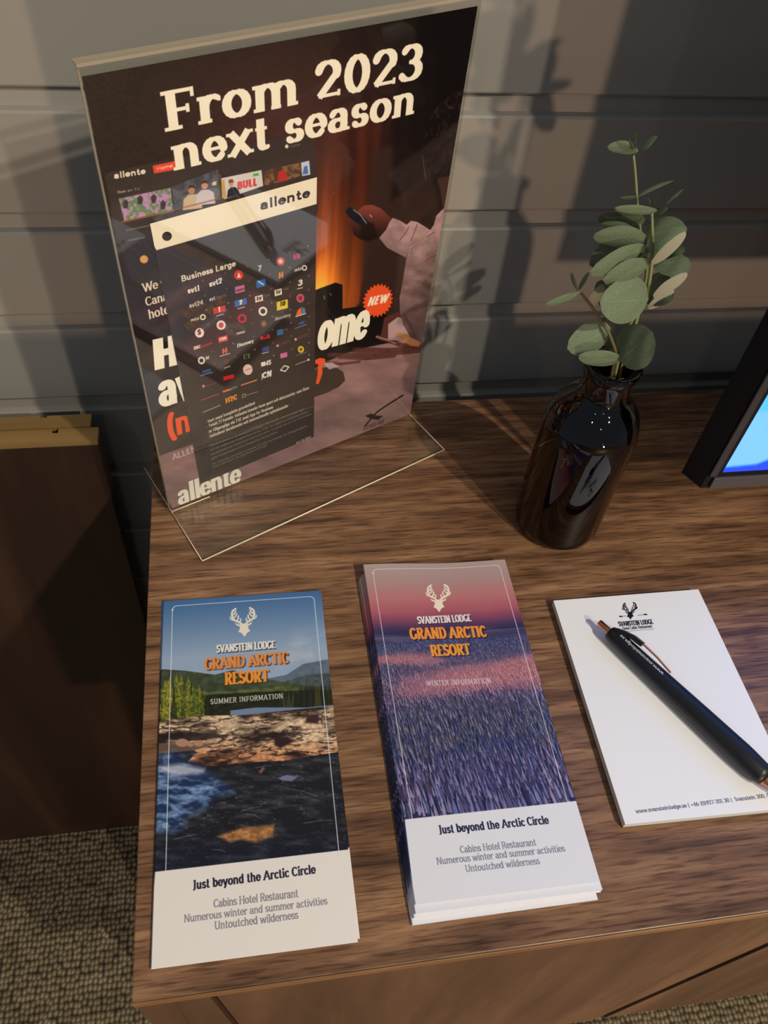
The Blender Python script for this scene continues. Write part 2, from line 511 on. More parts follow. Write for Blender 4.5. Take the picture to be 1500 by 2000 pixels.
class Canvas:
    def __init__(s, w_, h_, quad, base=(128, 128, 128)):
        s.w, s.h = w_, h_
        s.img = np.ones((h_, w_, 3)) * np.array(base) / 255.0
        corners = [(0, 0), (w_, 0), (w_, h_), (0, h_)]
        s.H = homog(corners, quad)
        s.Hi = homog(quad, corners)
        yy, xx = np.mgrid[0:h_, 0:w_] + 0.5
        q = s.H @ np.stack([xx.ravel(), yy.ravel(), np.ones(w_ * h_)])
        s.X = (q[0] / q[2]).reshape(h_, w_)
        s.Y = (q[1] / q[2]).reshape(h_, w_)
        s.U, s.V = xx / w_, yy / h_

    def t(s, x, y):
        q = s.Hi @ np.array([x, y, 1.0])
        return q[:2] / q[2]

    def tex_poly(s, P, col, soft=0.8, a=1.0):
        P = np.array(P, float)
        m = soft + 2
        x0, y0 = np.floor(P.min(0) - m).astype(int)
        x1, y1 = np.ceil(P.max(0) + m).astype(int)
        x0, y0, x1, y1 = max(x0, 0), max(y0, 0), min(x1, s.w), min(y1, s.h)
        if x1 <= x0 or y1 <= y0:
            return
        yy, xx = np.mgrid[y0:y1, x0:x1] + 0.5
        ins = np.zeros(xx.shape, bool)
        d = np.full(xx.shape, 1e9)
        n = len(P)
        for i in range(n):
            (ax, ay), (bx, by) = P[i], P[(i + 1) % n]
            if ay != by:
                c = ((ay > yy) != (by > yy)) & (xx < (bx - ax) * (yy - ay) / (by - ay) + ax)
                ins ^= c
            L2 = (bx - ax) ** 2 + (by - ay) ** 2 + 1e-9
            t = np.clip(((xx - ax) * (bx - ax) + (yy - ay) * (by - ay)) / L2, 0, 1)
            d = np.minimum(d, np.hypot(xx - ax - t * (bx - ax), yy - ay - t * (by - ay)))
        k = np.clip(0.5 + np.where(ins, d, -d) / (2 * soft), 0, 1) * a
        k = k[..., None]
        reg = s.img[y0:y1, x0:x1]
        if callable(col):
            c = col(s.X[y0:y1, x0:x1], s.Y[y0:y1, x0:x1]) / 255.0
        else:
            c = np.array(col) / 255.0
        s.img[y0:y1, x0:x1] = reg * (1 - k) + c * k

    def poly(s, pts, col, soft=0.8, a=1.0):
        s.tex_poly([s.t(*p) for p in pts], col, soft, a)

    def capsule(s, a, b, r, col, butt=False, al=1.0, soft=0.7):
        m = r + 2
        x0, y0 = int(min(a[0], b[0]) - m), int(min(a[1], b[1]) - m)
        x1, y1 = int(max(a[0], b[0]) + m) + 1, int(max(a[1], b[1]) + m) + 1
        x0, y0, x1, y1 = max(x0, 0), max(y0, 0), min(x1, s.w), min(y1, s.h)
        if x1 <= x0 or y1 <= y0:
            return
        yy, xx = np.mgrid[y0:y1, x0:x1] + 0.5
        dx, dy = b[0] - a[0], b[1] - a[1]
        L = math.hypot(dx, dy) + 1e-9
        u = ((xx - a[0]) * dx + (yy - a[1]) * dy) / L
        v = np.abs((xx - a[0]) * dy - (yy - a[1]) * dx) / L
        if butt:
            d = np.maximum(v - r, np.maximum(-u, u - L))
        else:
            uu = np.where(u < 0, -u, np.where(u > L, u - L, 0))
            d = np.hypot(uu, v) - r
        k = (np.clip(0.5 - d / (2 * soft), 0, 1) * al)[..., None]
        s.img[y0:y1, x0:x1] = s.img[y0:y1, x0:x1] * (1 - k) + np.array(col) / 255.0 * k

    def line(s, pts, wpx, col, al=1.0):
        """stroke along photograph points, width in photograph pixels"""
        T = [s.t(*p) for p in pts]
        sc = np.linalg.norm(T[1] - T[0]) / (np.linalg.norm(np.array(pts[1]) - np.array(pts[0])) + 1e-9)
        for a, b in zip(T[:-1], T[1:]):
            s.capsule(a, b, wpx * sc / 2, col, al=al)

    def text(s, string, p0, p1, top, col, weight=.13, thin=None, serif=False, slant=0.0, al=1.0, spacing=0.0, shadow=None):
        """baseline from p0 to p1, 'top' is the top of a capital above p0 (all as seen in the photograph)"""
        a, b, c = s.t(*p0), s.t(*p1), s.t(*top)
        ex = (b - a)
        L = np.linalg.norm(ex)
        ex /= L
        ey = np.array([ex[1], -ex[0]])
        H = abs(np.dot(c - a, ey))
        G_ = [glyph_strokes(ch, serif) for ch in string]
        tot = sum(g[0] + spacing for g in G_)
        kx = L / (tot * H)
        th = weight if thin is None else thin
        if shadow:
            s.text(string, (p0[0] + shadow[0], p0[1] + shadow[1]), (p1[0] + shadow[0], p1[1] + shadow[1]),
                   (top[0] + shadow[0], top[1] + shadow[1]), shadow[2], weight * 1.5, (th or weight) * 1.8, serif, slant, .5, spacing)
        x = 0.0

        def P(q):
            gx, gy = q
            return a + ex * ((x + gx) * H * kx + slant * gy * H) + ey * gy * H
        for ch, (adv, st) in zip(string, G_):
            topy = .7 if ch in 'acegmnopqrsuvwxyz' else 1.0
            for k, pts in st:
                if k == 'a':      # keep bowls inside the letter height
                    pts = [(q[0], q[1] + th * .5 * (1 - 2 * min(max(q[1], 0), topy) / topy)) for q in pts]
                if k in 'la' and weight > .13:      # and heavy strokes inside the letter width
                    sq = max(.55, 1 - (weight - .13) / (kx * adv) * .9)
                    pts = [(adv / 2 + (q[0] - adv / 2) * sq, q[1]) for q in pts]
                T = [P(q) for q in pts]
                for i in range(len(T) - 1):
                    (qx, qy), (rx, ry) = pts[i], pts[i + 1]
                    if k == 'd':
                        r = weight * .62
                    elif k == 's':
                        r = th * .5
                    elif k == 'v':
                        r = th * .5
                    else:
                        dx_, dy_ = (rx - qx) * kx, ry - qy
                        v = abs(dy_) / (math.hypot(dx_, dy_) + 1e-9)
                        r = (th + (weight - th) * v ** 1.2) * .5
                    A_, B_ = T[i], T[i + 1]
                    if k == 's':      # serifs sit inside the letter height
                        off = ey * H * th * .5 * (1 if pts[0][1] < .35 else -1)
                        A_, B_ = A_ + off, B_ + off
                    if k == 'l' and v < .2:
                        off = ey * H * r * (1 if qy < .3 else (-1 if qy > .6 else 0))
                        A_, B_ = A_ + off, B_ + off
                    if k == 'a' and pts[i][1] is not None:
                        pass
                    s.capsule(A_, B_, r * H, col, butt=(k in 'lsv'), al=al)
            x += adv + spacing


def deer(cv, c, sc, col, rot=0.0):
    """front view of a stag's head with antlers, centre c and half height sc in the photograph's pixels"""
    def P(x, y):
        cr, sr = math.cos(rot), math.sin(rot)
        return (c[0] + sc * (x * cr - y * sr), c[1] + sc * (x * sr + y * cr))
    head = [(-.16, .1), (-.3, .12), (-.62, -.02), (-.5, .17), (-.3, .24), (-.3, .42), (-.42, .62), (-.2, .72), (0, 1.0),
            (.2, .72), (.42, .62), (.3, .42), (.3, .24), (.5, .17), (.62, -.02), (.3, .12), (.16, .1), (0, .06)]
    cv.poly([P(*p) for p in head], col, .8)
    for m in (-1, 1):
        def S(pts, w_):
            pp = spline([np.array([m * x, y]) for x, y in pts], 5)
            cv.line([P(*p) for p in pp], w_ * sc, col)
        S([(.14, .1), (.34, -.06), (.62, -.2), (.78, -.5), (.72, -.84), (.5, -1.0)], .13)
        S([(.76, -.56), (.6, -.66), (.5, -.86)], .09)
        S([(.74, -.4), (.54, -.46), (.44, -.68)], .09)
        S([(.5, -.14), (.36, -.3), (.34, -.5)], .09)
        S([(.62, -.2), (.84, -.26), (.92, -.44)], .08)
        S([(.3, -.03), (.2, -.16), (.2, -.28)], .08)

# ------------------------------------------------------------------ shared materials
M_desk = wood('walnut_laminate', (82, 57, 40), (130, 94, 67), (164, 125, 91), 'X', 12, 150, 0.38)
M_front = wood('walnut_front', (80, 58, 42), (98, 72, 52), (120, 90, 66), 'Z', 9, 22, 0.5, pores=False, swirl=0.02)
M_edge = wood('walnut_edge_band', (120, 86, 52), (140, 104, 66), (160, 122, 80), 'X', 9, 90, 0.5, pores=False)
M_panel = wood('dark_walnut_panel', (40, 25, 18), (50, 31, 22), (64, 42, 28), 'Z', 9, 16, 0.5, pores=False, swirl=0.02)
M_tan = wood('tan_edge', (128, 100, 58), (142, 112, 66), (156, 124, 74), 'X', 12, 60, 0.5, pores=False)
M_dark = plain('shadow_black', (14, 12, 12), 0.8, 0.1)  # black that paints the shade inside the slots and drawer gaps
M_wall = plain('grey_paint', (140, 136, 128), 0.55, 0.35, noise=0.05, scale=9, bump=0.08)
M_tv = plain('tv_black_plastic', (5, 5, 7), 0.45, 0.25)
M_tv2 = plain('tv_grey_bezel', (66, 62, 62), 0.4, 0.5)
M_acryl = clear('clear_acrylic', (0.965, 0.97, 0.96))
M_acedge = plain('acrylic_edge', (190, 176, 150), 0.2, 0.6)
M_paper = plain('white_paper', (226, 222, 214), 0.75, 0.2, noise=0.01, scale=300)
M_copper = plain('rose_gold', (214, 146, 112), 0.25, 0.5, metal=1.0)
M_pen = plain('matte_black', (16, 17, 20), 0.42, 0.45)
M_white = plain('white_print', (214, 218, 222), 0.6)

# ------------------------------------------------------------------ setting: floor
m, nt, b = new_mat('woven_carpet')
N_, L_ = nt.nodes.new, nt.links.new
tc = N_('ShaderNodeTexCoord')
mp = N_('ShaderNodeMapping')
mp.inputs['Scale'].default_value = (170, 128, 1)
L_(tc.outputs['Object'], mp.inputs['Vector'])
vo = N_('ShaderNodeTexVoronoi')
vo.voronoi_dimensions = '2D'
vo.inputs['Scale'].default_value = 1.0
vo.inputs['Randomness'].default_value = 0.4
L_(mp.outputs[0], vo.inputs['Vector'])
rr_ = N_('ShaderNodeValToRGB')
e = rr_.color_ramp.elements
e[0].position, e[0].color = 0.12, rgba((150, 134, 104))
e[1].position, e[1].color = 0.66, rgba((56, 50, 40))
k = e.new(0.38)
k.color = rgba((116, 103, 80))
L_(vo.outputs['Distance'], rr_.inputs[0])
ns = N_('ShaderNodeTexNoise')
ns.inputs['Scale'].default_value = 38
ns.inputs['Detail'].default_value = 8
L_(tc.outputs['Object'], ns.inputs['Vector'])
mr = N_('ShaderNodeMapRange')
mr.inputs[1].default_value = .3
mr.inputs[2].default_value = .7
mr.inputs[3].default_value = .62
mr.inputs[4].default_value = 1.25
L_(ns.outputs['Fac'], mr.inputs[0])
mx = N_('ShaderNodeVectorMath')
mx.operation = 'SCALE'
L_(rr_.outputs[0], mx.inputs[0])
L_(mr.outputs[0], mx.inputs['Scale'])
L_(mx.outputs[0], b.inputs['Base Color'])
b.inputs['Roughness'].default_value = 0.95
b.inputs['Specular IOR Level'].default_value = 0.1
bp = N_('ShaderNodeBump')
bp.inputs['Strength'].default_value = 0.8
bp.inputs['Distance'].default_value = 0.003
bp.invert = True
L_(vo.outputs['Distance'], bp.inputs['Height'])
L_(bp.outputs['Normal'], b.inputs['Normal'])
M_carpet = m
FZ = -0.79
fl = obj('floor', box(-2.2, 2.6, -3.2, 0.44, FZ - 0.02, FZ), M_carpet)
fl['kind'] = 'structure'
fl['label'] = 'beige grey woven loop carpet below the desk'

# ------------------------------------------------------------------ setting: wall of lapped boards
YW = 0.425
wall = obj('wall_back', box(-2.2, 2.6, YW + 0.012, YW + 0.05, FZ, 1.75), M_wall)
wall['kind'] = 'structure'
wall['label'] = 'grey painted wall of horizontal tongued boards'
PITCH_Z = 0.0788
Z0 = 0.2285          # underside of one board


def plank_bm():
    bm = bmesh.new()
    # profile (y, z): flat face, then the sloped and stepped tongue above it
    pr = [(YW + .012, -.004), (YW + .0006, 0.0), (YW, .0012), (YW, PITCH_Z - .0152), (YW + .0012, PITCH_Z - .0138), (YW + .0045, PITCH_Z - .0125),
          (YW + .0055, PITCH_Z - .0020), (YW + .012, PITCH_Z - .0020)]
    prism([(-2.2, y, z) for y, z in pr], (4.8, 0, 0), bm)
    return bm


pm_ = None
k = math.floor((FZ - Z0) / PITCH_Z) + 1
while Z0 + k * PITCH_Z < 1.70:
    if pm_ is None:
        o = obj('plank', plank_bm(), M_wall, wall)
        pm_ = o.data
    else:
        o = obj('plank', pm_, None, wall)
    o.location = (0, 0, Z0 + k * PITCH_Z)
    k += 1

# ------------------------------------------------------------------ board panels at the left of the desk
cab = empty('cabinet')
tag(cab, 'dark walnut panel cabinet with two pale wood top edges left of the desk', 'cabinet')


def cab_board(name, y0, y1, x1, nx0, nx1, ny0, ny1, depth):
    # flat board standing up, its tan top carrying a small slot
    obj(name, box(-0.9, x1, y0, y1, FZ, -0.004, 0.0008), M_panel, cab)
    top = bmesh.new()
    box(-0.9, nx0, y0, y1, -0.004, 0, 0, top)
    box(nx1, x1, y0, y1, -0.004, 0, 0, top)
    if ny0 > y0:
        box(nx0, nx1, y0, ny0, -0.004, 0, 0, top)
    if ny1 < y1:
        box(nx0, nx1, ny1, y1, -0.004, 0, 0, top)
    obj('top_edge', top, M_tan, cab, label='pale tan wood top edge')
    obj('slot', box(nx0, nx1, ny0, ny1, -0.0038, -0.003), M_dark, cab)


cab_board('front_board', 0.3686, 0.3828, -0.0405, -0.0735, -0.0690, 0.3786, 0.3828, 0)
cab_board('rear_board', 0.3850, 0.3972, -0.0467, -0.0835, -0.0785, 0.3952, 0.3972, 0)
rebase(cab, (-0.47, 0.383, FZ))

# ------------------------------------------------------------------ desk
desk = empty('desk')
tag(desk, 'walnut laminate desk holding the brochures, vase and sign', 'desk')
DX = 1.25
obj('desktop', box(0, DX, 0, 0.396, -0.0075, 0, 0.0006), M_desk, desk)
obj('edge_band', box(0.0, DX, -0.0009, -0.0001, -0.0078, -0.0004, 0.0002), M_edge, desk, label='pale wood edging strip along the front')
BZ = -0.355
obj('side_panel', box(0.0, 0.018, 0.0012, 0.395, BZ, -0.0078), M_front, desk)
obj('side_panel', box(DX - 0.018, DX, 0.0012, 0.395, BZ, -0.0078), M_front, desk)
obj('back_panel', box(0.0185, DX - 0.0185, 0.386, 0.395, BZ, -0.0078), M_front, desk)
obj('bottom_panel', box(0.0185, DX - 0.0185, 0.022, 0.3855, BZ, BZ + 0.016), M_front, desk)


def front_piece(name, xt0, xb0, xt1, xb1):
    pts = [(xt0, 0.0012, -0.0082), (xt1, 0.0012, -0.0082), (xb1, 0.0012, BZ), (xb0, 0.0012, BZ)]
    obj(name, prism(pts, (0, 0.018, 0)), M_front, desk)


front_piece('front_rail', 0.0182, 0.0182, 0.0338, 0.0560)
front_piece('drawer_front', 0.0372, 0.0594, 0.3900, 0.3290)
front_piece('drawer_front', 0.3985, 0.3395, DX - 0.0185, DX - 0.0185)
obj('gap_shade', box(0.0185, DX - 0.0185, 0.0195, 0.0215, BZ + .001, -0.0085), M_dark, desk)  # black sheet behind the fronts, painting the shade of the gaps
for xx in (0.03, DX - 0.07):
    for yy in (0.03, 0.34):
        obj('leg', box(xx, xx + 0.035, yy, yy + 0.035, FZ, BZ - 0.0002), M_front, desk)
rebase(desk, (DX / 2, 0.2, FZ))

# ------------------------------------------------------------------ television
TVY, TVZ = 0.2249, 0.080
tv = empty('television')
tag(tv, 'black flat television with glowing blue picture, right of the brown vase', 'television')
tl = at(1368, 953, 1, TVY)
tlb = at(1333, 925, 2, TVZ + .001)
X0, X1, TZ1 = tl[0], tl[0] + 0.68, TVZ + 0.40
yb = TVY + 0.0135
bx_ = -0.0075
# housing: slanted side, thicker box behind
bm = bmesh.new()
fr = [(X0, TVY, TVZ), (X1, TVY, TVZ), (X1, TVY, TZ1), (X0, TVY, TZ1)]
bk = [(X0 + bx_, yb, TVZ), (X1 - bx_, yb, TVZ), (X1 - bx_, yb, TZ1), (X0 + bx_, yb, TZ1)]
va = [bm.verts.new(p) for p in fr]
vb = [bm.verts.new(p) for p in bk]
bm.faces.new(vb)
for i in range(4):
    bm.faces.new([va[i], vb[i], vb[(i + 1) % 4], va[(i + 1) % 4]])
bm.faces.new(va[::-1])
bmesh.ops.recalc_face_normals(bm, faces=bm.faces)
obj('housing', bm, M_tv, tv)
obj('rear_cover', box(X0 + .06, X1 - .06, yb, yb + .028, TVZ + .05, TZ1 - .05, .006), M_tv, tv)
sl = at(1411, 921, 1, TVY)          # lower left corner of the lit picture
bt = at(1385, 936, 1, TVY)
SX0, SZ0 = sl[0], sl[2]
SX1, SZ1 = X1 - (SX0 - X0), TZ1 - (SX0 - X0)
# bezel: lower bar lighter grey, sides dark
zb = SZ0 - 0.0028
obj('bezel_bar', box(X0 + .0045, X1 - .0045, TVY - .0022, TVY - .0001, TVZ + .0006, zb - .0012, .0005), M_tv2, tv, label='grey lower bezel bar')
bm = bmesh.new()
box(X0 + .0003, X0 + .0055, TVY - .0020, TVY - .0001, zb, TZ1, .0004, bm)
box(X1 - .0055, X1 - .0003, TVY - .0020, TVY - .0001, zb, TZ1, .0004, bm)
box(X0 + .0055, X1 - .0055, TVY - .0020, TVY - .0001, TZ1 - .0055, TZ1, .0004, bm)
obj('bezel', bm, plain('bezel_dark', (40, 39, 42), .4), tv)

cv = Canvas(640, 420, [(0, 0), (640, 0), (640, 420), (0, 420)], (108, 205, 250))
U, V = cv.U, cv.V
base = np.array([120, 214, 250]) / 255.
g1 = fbm(U * 3 + 1, V * 3, 5, 3)
cv.img[:] = base
deep = np.clip((0.62 - V + 0.25 * (g1 - .5)) * 2.2, 0, 1)[..., None]
cv.img = cv.img * (1 - deep * .35) + np.array([60, 160, 235]) / 255. * deep * .35


def T_(x, y):
    return (x * 640, y * 420)


rng = np.random.default_rng(3)
for i in range(9):          # rolling water sheets
    y0 = .18 + i * .09
    top_ = [T_(x, y0 + .05 * math.sin(x * 7 + i * 1.3) + .02 * math.sin(x * 19 + i)) for x in np.linspace(-.02, 1.02, 40)]
    low_ = [T_(x, y0 + .07 + .05 * math.sin(x * 7 + i * 1.5)) for x in np.linspace(1.02, -.02, 40)]
    cc = [(40, 140, 225), (70, 195, 250), (20, 110, 215), (150, 225, 252)][i % 4]
    cv.tex_poly(top_ + low_, cc, 3, .55)
# lower left corner of the picture, as far as the photograph shows it
cv.tex_poly([T_(-.01, .70), T_(.05, .60), T_(.2, .56), T_(.3, .60), T_(.3, 1.02), T_(-.01, 1.02)], (86, 200, 250), 2)
cv.tex_poly([T_(.10, .78), T_(.135, .72), T_(.3, .68), T_(.3, 1.02), T_(.035, 1.02), T_(.065, .9)], (58, 130, 236), 3)
cv.tex_poly([T_(-.01, .865), T_(.045, .862), T_(.078, .885), T_(.07, .92), T_(.05, .95), T_(.03, .985), T_(-.01, .985)], (128, 200, 252), 1.5)
cv.tex_poly([T_(.045, .97), T_(.075, .93), T_(.12, .925), T_(.3, .92), T_(.3, 1.02), T_(-.01, 1.02), T_(-.01, .99), T_(.03, .985)], (28, 72, 224), 1.5)
for dy, c_ in ((.695, (16, 130, 190)), (.712, (150, 225, 250)), (.725, (20, 120, 180))):
    cv.capsule(T_(.05, dy + .01), T_(.3, dy - .03), 1.6, c_)
lin_ = lin(cv.img * 255) * np.array([1 / 2.6, 1 / 2.5, 1 / 1.35])
cv.img = np.where(lin_ <= .0031308, lin_ * 12.92, 1.055 * np.clip(lin_, 1e-6, 1) ** (1 / 2.4) - .055)
M_scr = print_mat('water_picture', cv.img, 0.25, 0.4, emit=2.6)
bm = bmesh.new()
uvl = bm.loops.layers.uv.new('UVMap')
q = [(SX0, TVY - .0006, SZ0), (SX1, TVY - .0006, SZ0), (SX1, TVY - .0006, SZ1), (SX0, TVY - .0006, SZ1)]
box(SX0, SX1, TVY - .0006, TVY - .0001, SZ0, SZ1, 0, bm)
for f in bm.faces:
    for l in f.loops:
        l[uvl].uv = ((l.vert.co.x - SX0) / (SX1 - SX0), (l.vert.co.z - SZ0) / (SZ1 - SZ0))
obj('screen', bm, M_scr, tv, label='glowing screen with blue water picture')
obj('screen_border', box(X0 + .0056, X1 - .0056, TVY - .0004, TVY - .00005, zb - .001, TZ1 - .0056), M_tv, tv)
cx_ = (X0 + X1) / 2
obj('wall_bracket', box(cx_ - .05, cx_ + .05, yb + .028, YW - .0005, TVZ + .13, TVZ + .22, .003), M_tv, tv)
rebase(tv, (cx_, YW, TVZ))


# ------------------------------------------------------------------ sheets of paper
def sheet(name, corners, z0, thick, mat, parent=None, sideM=None, bulge=None, nx=10, ny=14, label=None, sidei=1):
    """paper body: corners TL TR BR BL (x, y) at height z0, uv on the top"""
    bm = bmesh.new()
    uvl = bm.loops.layers.uv.new('UVMap')
    c = [np.array(p, float) for p in corners]
    top, bot = [], []
    for j in range(ny + 1):
        v = j / ny
        rt, rb = [], []
        for i in range(nx + 1):
            u = i / nx
            p = (c[0] * (1 - u) + c[1] * u) * (1 - v) + (c[3] * (1 - u) + c[2] * u) * v
            dz = bulge(u, v) if bulge else 0.0
            rt.append(bm.verts.new((p[0], p[1], z0 + thick + dz)))
            rb.append(bm.verts.new((p[0], p[1], z0 + dz * .9)))
        top.append(rt)
        bot.append(rb)

    def face(vs, uvs, mi):
        f = bm.faces.new(vs)
        f.material_index = mi
        for l, t in zip(f.loops, uvs):
            l[uvl].uv = t
    for j in range(ny):
        for i in range(nx):
            uv4 = [(i / nx, 1 - j / ny), (i / nx, 1 - (j + 1) / ny), ((i + 1) / nx, 1 - (j + 1) / ny), ((i + 1) / nx, 1 - j / ny)]
            face([top[j][i], top[j + 1][i], top[j + 1][i + 1], top[j][i + 1]], uv4, 0)
            face([bot[j][i], bot[j][i + 1], bot[j + 1][i + 1], bot[j + 1][i]], uv4, 1)
    for j in range(ny):
        for i, fl_ in ((0, False), (nx, True)):
            vs = [top[j][i], bot[j][i], bot[j + 1][i], top[j + 1][i]]
            uu = .004 if i == 0 else .996
            face(vs[::-1] if fl_ else vs, [(uu, 1 - (j + .5) / ny)] * 4, sidei)
    for i in range(nx):
        for j, fl_ in ((0, True), (ny, False)):
            vs = [top[j][i], bot[j][i], bot[j][i + 1], top[j][i + 1]]
            face(vs[::-1] if fl_ else vs, [(0, 0)] * 4, 1)
    bmesh.ops.recalc_face_normals(bm, faces=bm.faces)
    return obj(name, bm, [mat, sideM or M_paper], parent, label=label)


def quad_at(px, z):
    return [at(x, y, 2, z)[:2] for x, y in px]


SERIF = dict(serif=True)

# ---- picture side of the brochures
BW, BH = 640, 1330


def frame_line(cv, L, R, T, B, rad, col, w_=1.6):
    """rounded white frame open at the bottom, in fractions of the cover"""
    W_, H_ = cv.w, cv.h
    pts = [(L, B)] + [(L, T + rad)]
    ar = W_ / H_
    pts += [(L + rad / ar * 0 + (rad / ar) * (1 - math.cos(a)), T + rad * (1 - math.sin(a))) for a in np.linspace(0, math.pi / 2, 8)]
    pts += [(R - (rad / ar) * (1 - math.cos(a)), T + rad * (1 - math.sin(a))) for a in np.linspace(math.pi / 2, 0, 8)]
    pts += [(R, B)]
    P = [np.array([x * W_, y * H_]) for x, y in pts]
    for a, b_ in zip(P[:-1], P[1:]):
        cv.capsule(a, b_, w_, col, al=.85)


def lower_text(cv, lines, dark, grey):
    a, b_, t_ = lines[0]
    cv.text('Just beyond the Arctic Circle', a, b_, t_, dark, .20, .09, **SERIF)
    for s_, (a, b_, t_) in zip(('Cabins Hotel Restaurant', 'Numerous winter and summer activities', 'Untoutched wilderness'), lines[1:]):
        cv.text(s_, a, b_, t_, grey, .15, .075, **SERIF)


# summer cover
SQ = [(320, 1174), (627, 1153), (699, 1840), (296, 1893)]
cv = Canvas(BW, BH, SQ, (70, 105, 150))
X, Y, U, V = cv.X, cv.Y, cv.U, cv.V
s1 = np.clip(V / .20, 0, 1)[..., None]
cv.img = np.array([62, 106, 160]) / 255. * (1 - s1) + np.array([150, 172, 200]) / 255. * s1
cl = np.clip((fbm(U * 6, V * 22 + 3, 8) - .5) * 4, 0, 1) * np.clip((U - .55) * 4, 0, 1) * np.clip((V - .12) * 12, 0, 1)
cv.img = cv.img * (1 - cl[..., None] * .6) + np.array([206, 204, 208]) / 255. * cl[..., None] * .6


def hill(pts, col, n=.0, sc=40, soft=1.2, seed=4):
    def f(x, y):
        k_ = 1 + n * 2 * (fbm(x / sc * 4 + 90, y / sc * 7 + 90, seed) - .5)
        return np.array(col)[None, None, :] * k_[..., None]
    cv.poly(pts, f, soft)


hill([(500, 1330), (560, 1318), (592, 1297), (640, 1288), (720, 1400), (480, 1400)], (92, 108, 128), .15)
hill([(560, 1330), (600, 1318), (642, 1315), (720, 1300), (720, 1400), (520, 1400)], (70, 82, 86), .3)
hill([(310, 1307), (360, 1310), (420, 1318), (455, 1309), (490, 1322), (540, 1330), (645, 1345), (720, 1345), (720, 1420), (300, 1420)], (60, 72, 52), .35)
hill([(310, 1345), (400, 1352), (500, 1346), (560, 1340), (645, 1352), (720, 1352), (720, 1420), (300, 1420)], (84, 92, 52), .4)
hill([(310, 1372), (420, 1356), (540, 1350), (720, 1346), (720, 1388), (560, 1386), (480, 1390), (440, 1398), (300, 1410)], (30, 36, 22), .6)
rng = np.random.default_rng(2)
for i in range(46):
    x = rng.uniform(314, 402)
    h_ = rng.uniform(45, 85) * (1 - abs(x - 350) / 120)
    yb_ = 1404 + rng.uniform(-6, 4)
    yt = yb_ - h_ - 14
    c_ = [(104, 110, 34), (82, 92, 30), (44, 50, 22), (128, 126, 44), (30, 36, 18)][rng.integers(5)]
    pts = [(x, yt)]
    for q_ in range(1, 7):
        pts.append((x + (q_ * .9 + rng.uniform(0, 4)), yt + (yb_ - yt) * q_ / 6))
    for q_ in range(6, 0, -1):
        pts.append((x - (q_ * .9 + rng.uniform(0, 4)), yt + (yb_ - yt) * q_ / 6))
    cc_ = np.array(c_, float)
    cv.poly(pts, lambda x_, y_, c0=cc_: c0 * (.35 + 1.3 * fbm(x_ / 3.2, y_ / 3.6, 63, 3)[..., None]), 1.0, .92)
for i in range(40):
    x = rng.uniform(535, 650)
    yb_ = 1382
    yt = 1352 - (x - 535) * .16 + rng.uniform(-8, 8)
    cv.poly([(x, yt), (x + 5, yb_), (x - 5, yb_)], [(24, 30, 20), (34, 40, 26), (58, 60, 30)][rng.integers(3)], .8)
cv.poly([(450, 1388), (500, 1382), (600, 1382), (720, 1370), (720, 1392), (520, 1398), (450, 1398)], (112, 132, 166), 1)
# rock shelf
roc = fbm(X / 26, Y / 9, 21, 5)
roc2 = fbm(X / 11 + 7, Y / 6, 22, 4)


def water(x, y):
    a_ = fbm(x / 34, y / 9, 31, 5)
    k_ = np.clip((a_ - .42) * 2.6, 0, 1)[..., None]
    g_ = np.clip((fbm(x / 7 + 3, y / 2.6, 37, 3) - .66) * 6, 0, 1)[..., None] * .5
    dn = np.clip((y - 1600) / 120, 0, 1)[..., None]
    return (np.array([20, 22, 30]) * (1 - k_) + np.array([58, 60, 66]) * k_) * (1 - dn * .35) + dn * np.array([2, 6, 20]) + g_ * np.array([84, 88, 100]) * (1 - dn * .6)


cv.poly([(300, 1440), (720, 1400), (760, 1840), (290, 1900)], water, 2)


def rockcol(x, y):
    yy2 = y + .06 * x
    a_ = fbm(x / 44, yy2 / 13, 21, 5)
    rd = np.abs(fbm(x / 34 + 3, yy2 / 8, 27, 4) - .5) * 2           # cracks along the shelves
    b2 = fbm(x / 6 + 7, yy2 / 4, 22, 3)
    k_ = np.clip((a_ - .30) * 3.6, 0, 1) * np.clip(rd * 7 + .05, 0, 1)
    k_ = k_[..., None]
    warm = np.clip((y - 1440) / 40, 0, 1)[..., None]
    hi = np.array([226, 196, 160]) * (1 - warm) + np.array([222, 152, 106]) * warm
    c_ = np.array([44, 28, 26]) * (1 - k_) + hi * k_
    return np.clip(c_ * (.66 + .55 * b2[..., None]), 0, 255)


cv.poly([(308, 1414), (340, 1404), (400, 1398), (470, 1397), (540, 1390), (600, 1384), (720, 1372), (720, 1460), (600, 1478), (560, 1486),
         (500, 1488), (450, 1494), (400, 1498), (366, 1488), (385, 1470), (370, 1460), (308, 1450)], rockcol, 1.5)
cv.poly([(308, 1436), (350, 1432), (420, 1430), (440, 1440), (390, 1447), (330, 1446), (308, 1452)], (30, 24, 26), 5, .8)
cv.poly([(308, 1452), (380, 1450), (425, 1452), (380, 1466), (308, 1472)], (110, 84, 74), 2, .9)
for (rx, ry, rr) in ((356, 1451, 13), (388, 1452, 10), (372, 1455, 6), (404, 1450, 5)):
    cv.poly([(rx + rr * math.cos(t), ry + rr * .62 * math.sin(t)) for t in np.linspace(0, 6.28, 14)], (176, 132, 108), 1.2)
cv.poly([(536, 1442), (560, 1438), (575, 1448), (548, 1462), (536, 1456)], (44, 30, 32), 5)
cv.poly([(600, 1398), (622, 1394), (622, 1414), (596, 1412)], (58, 38, 34), 5)
# river




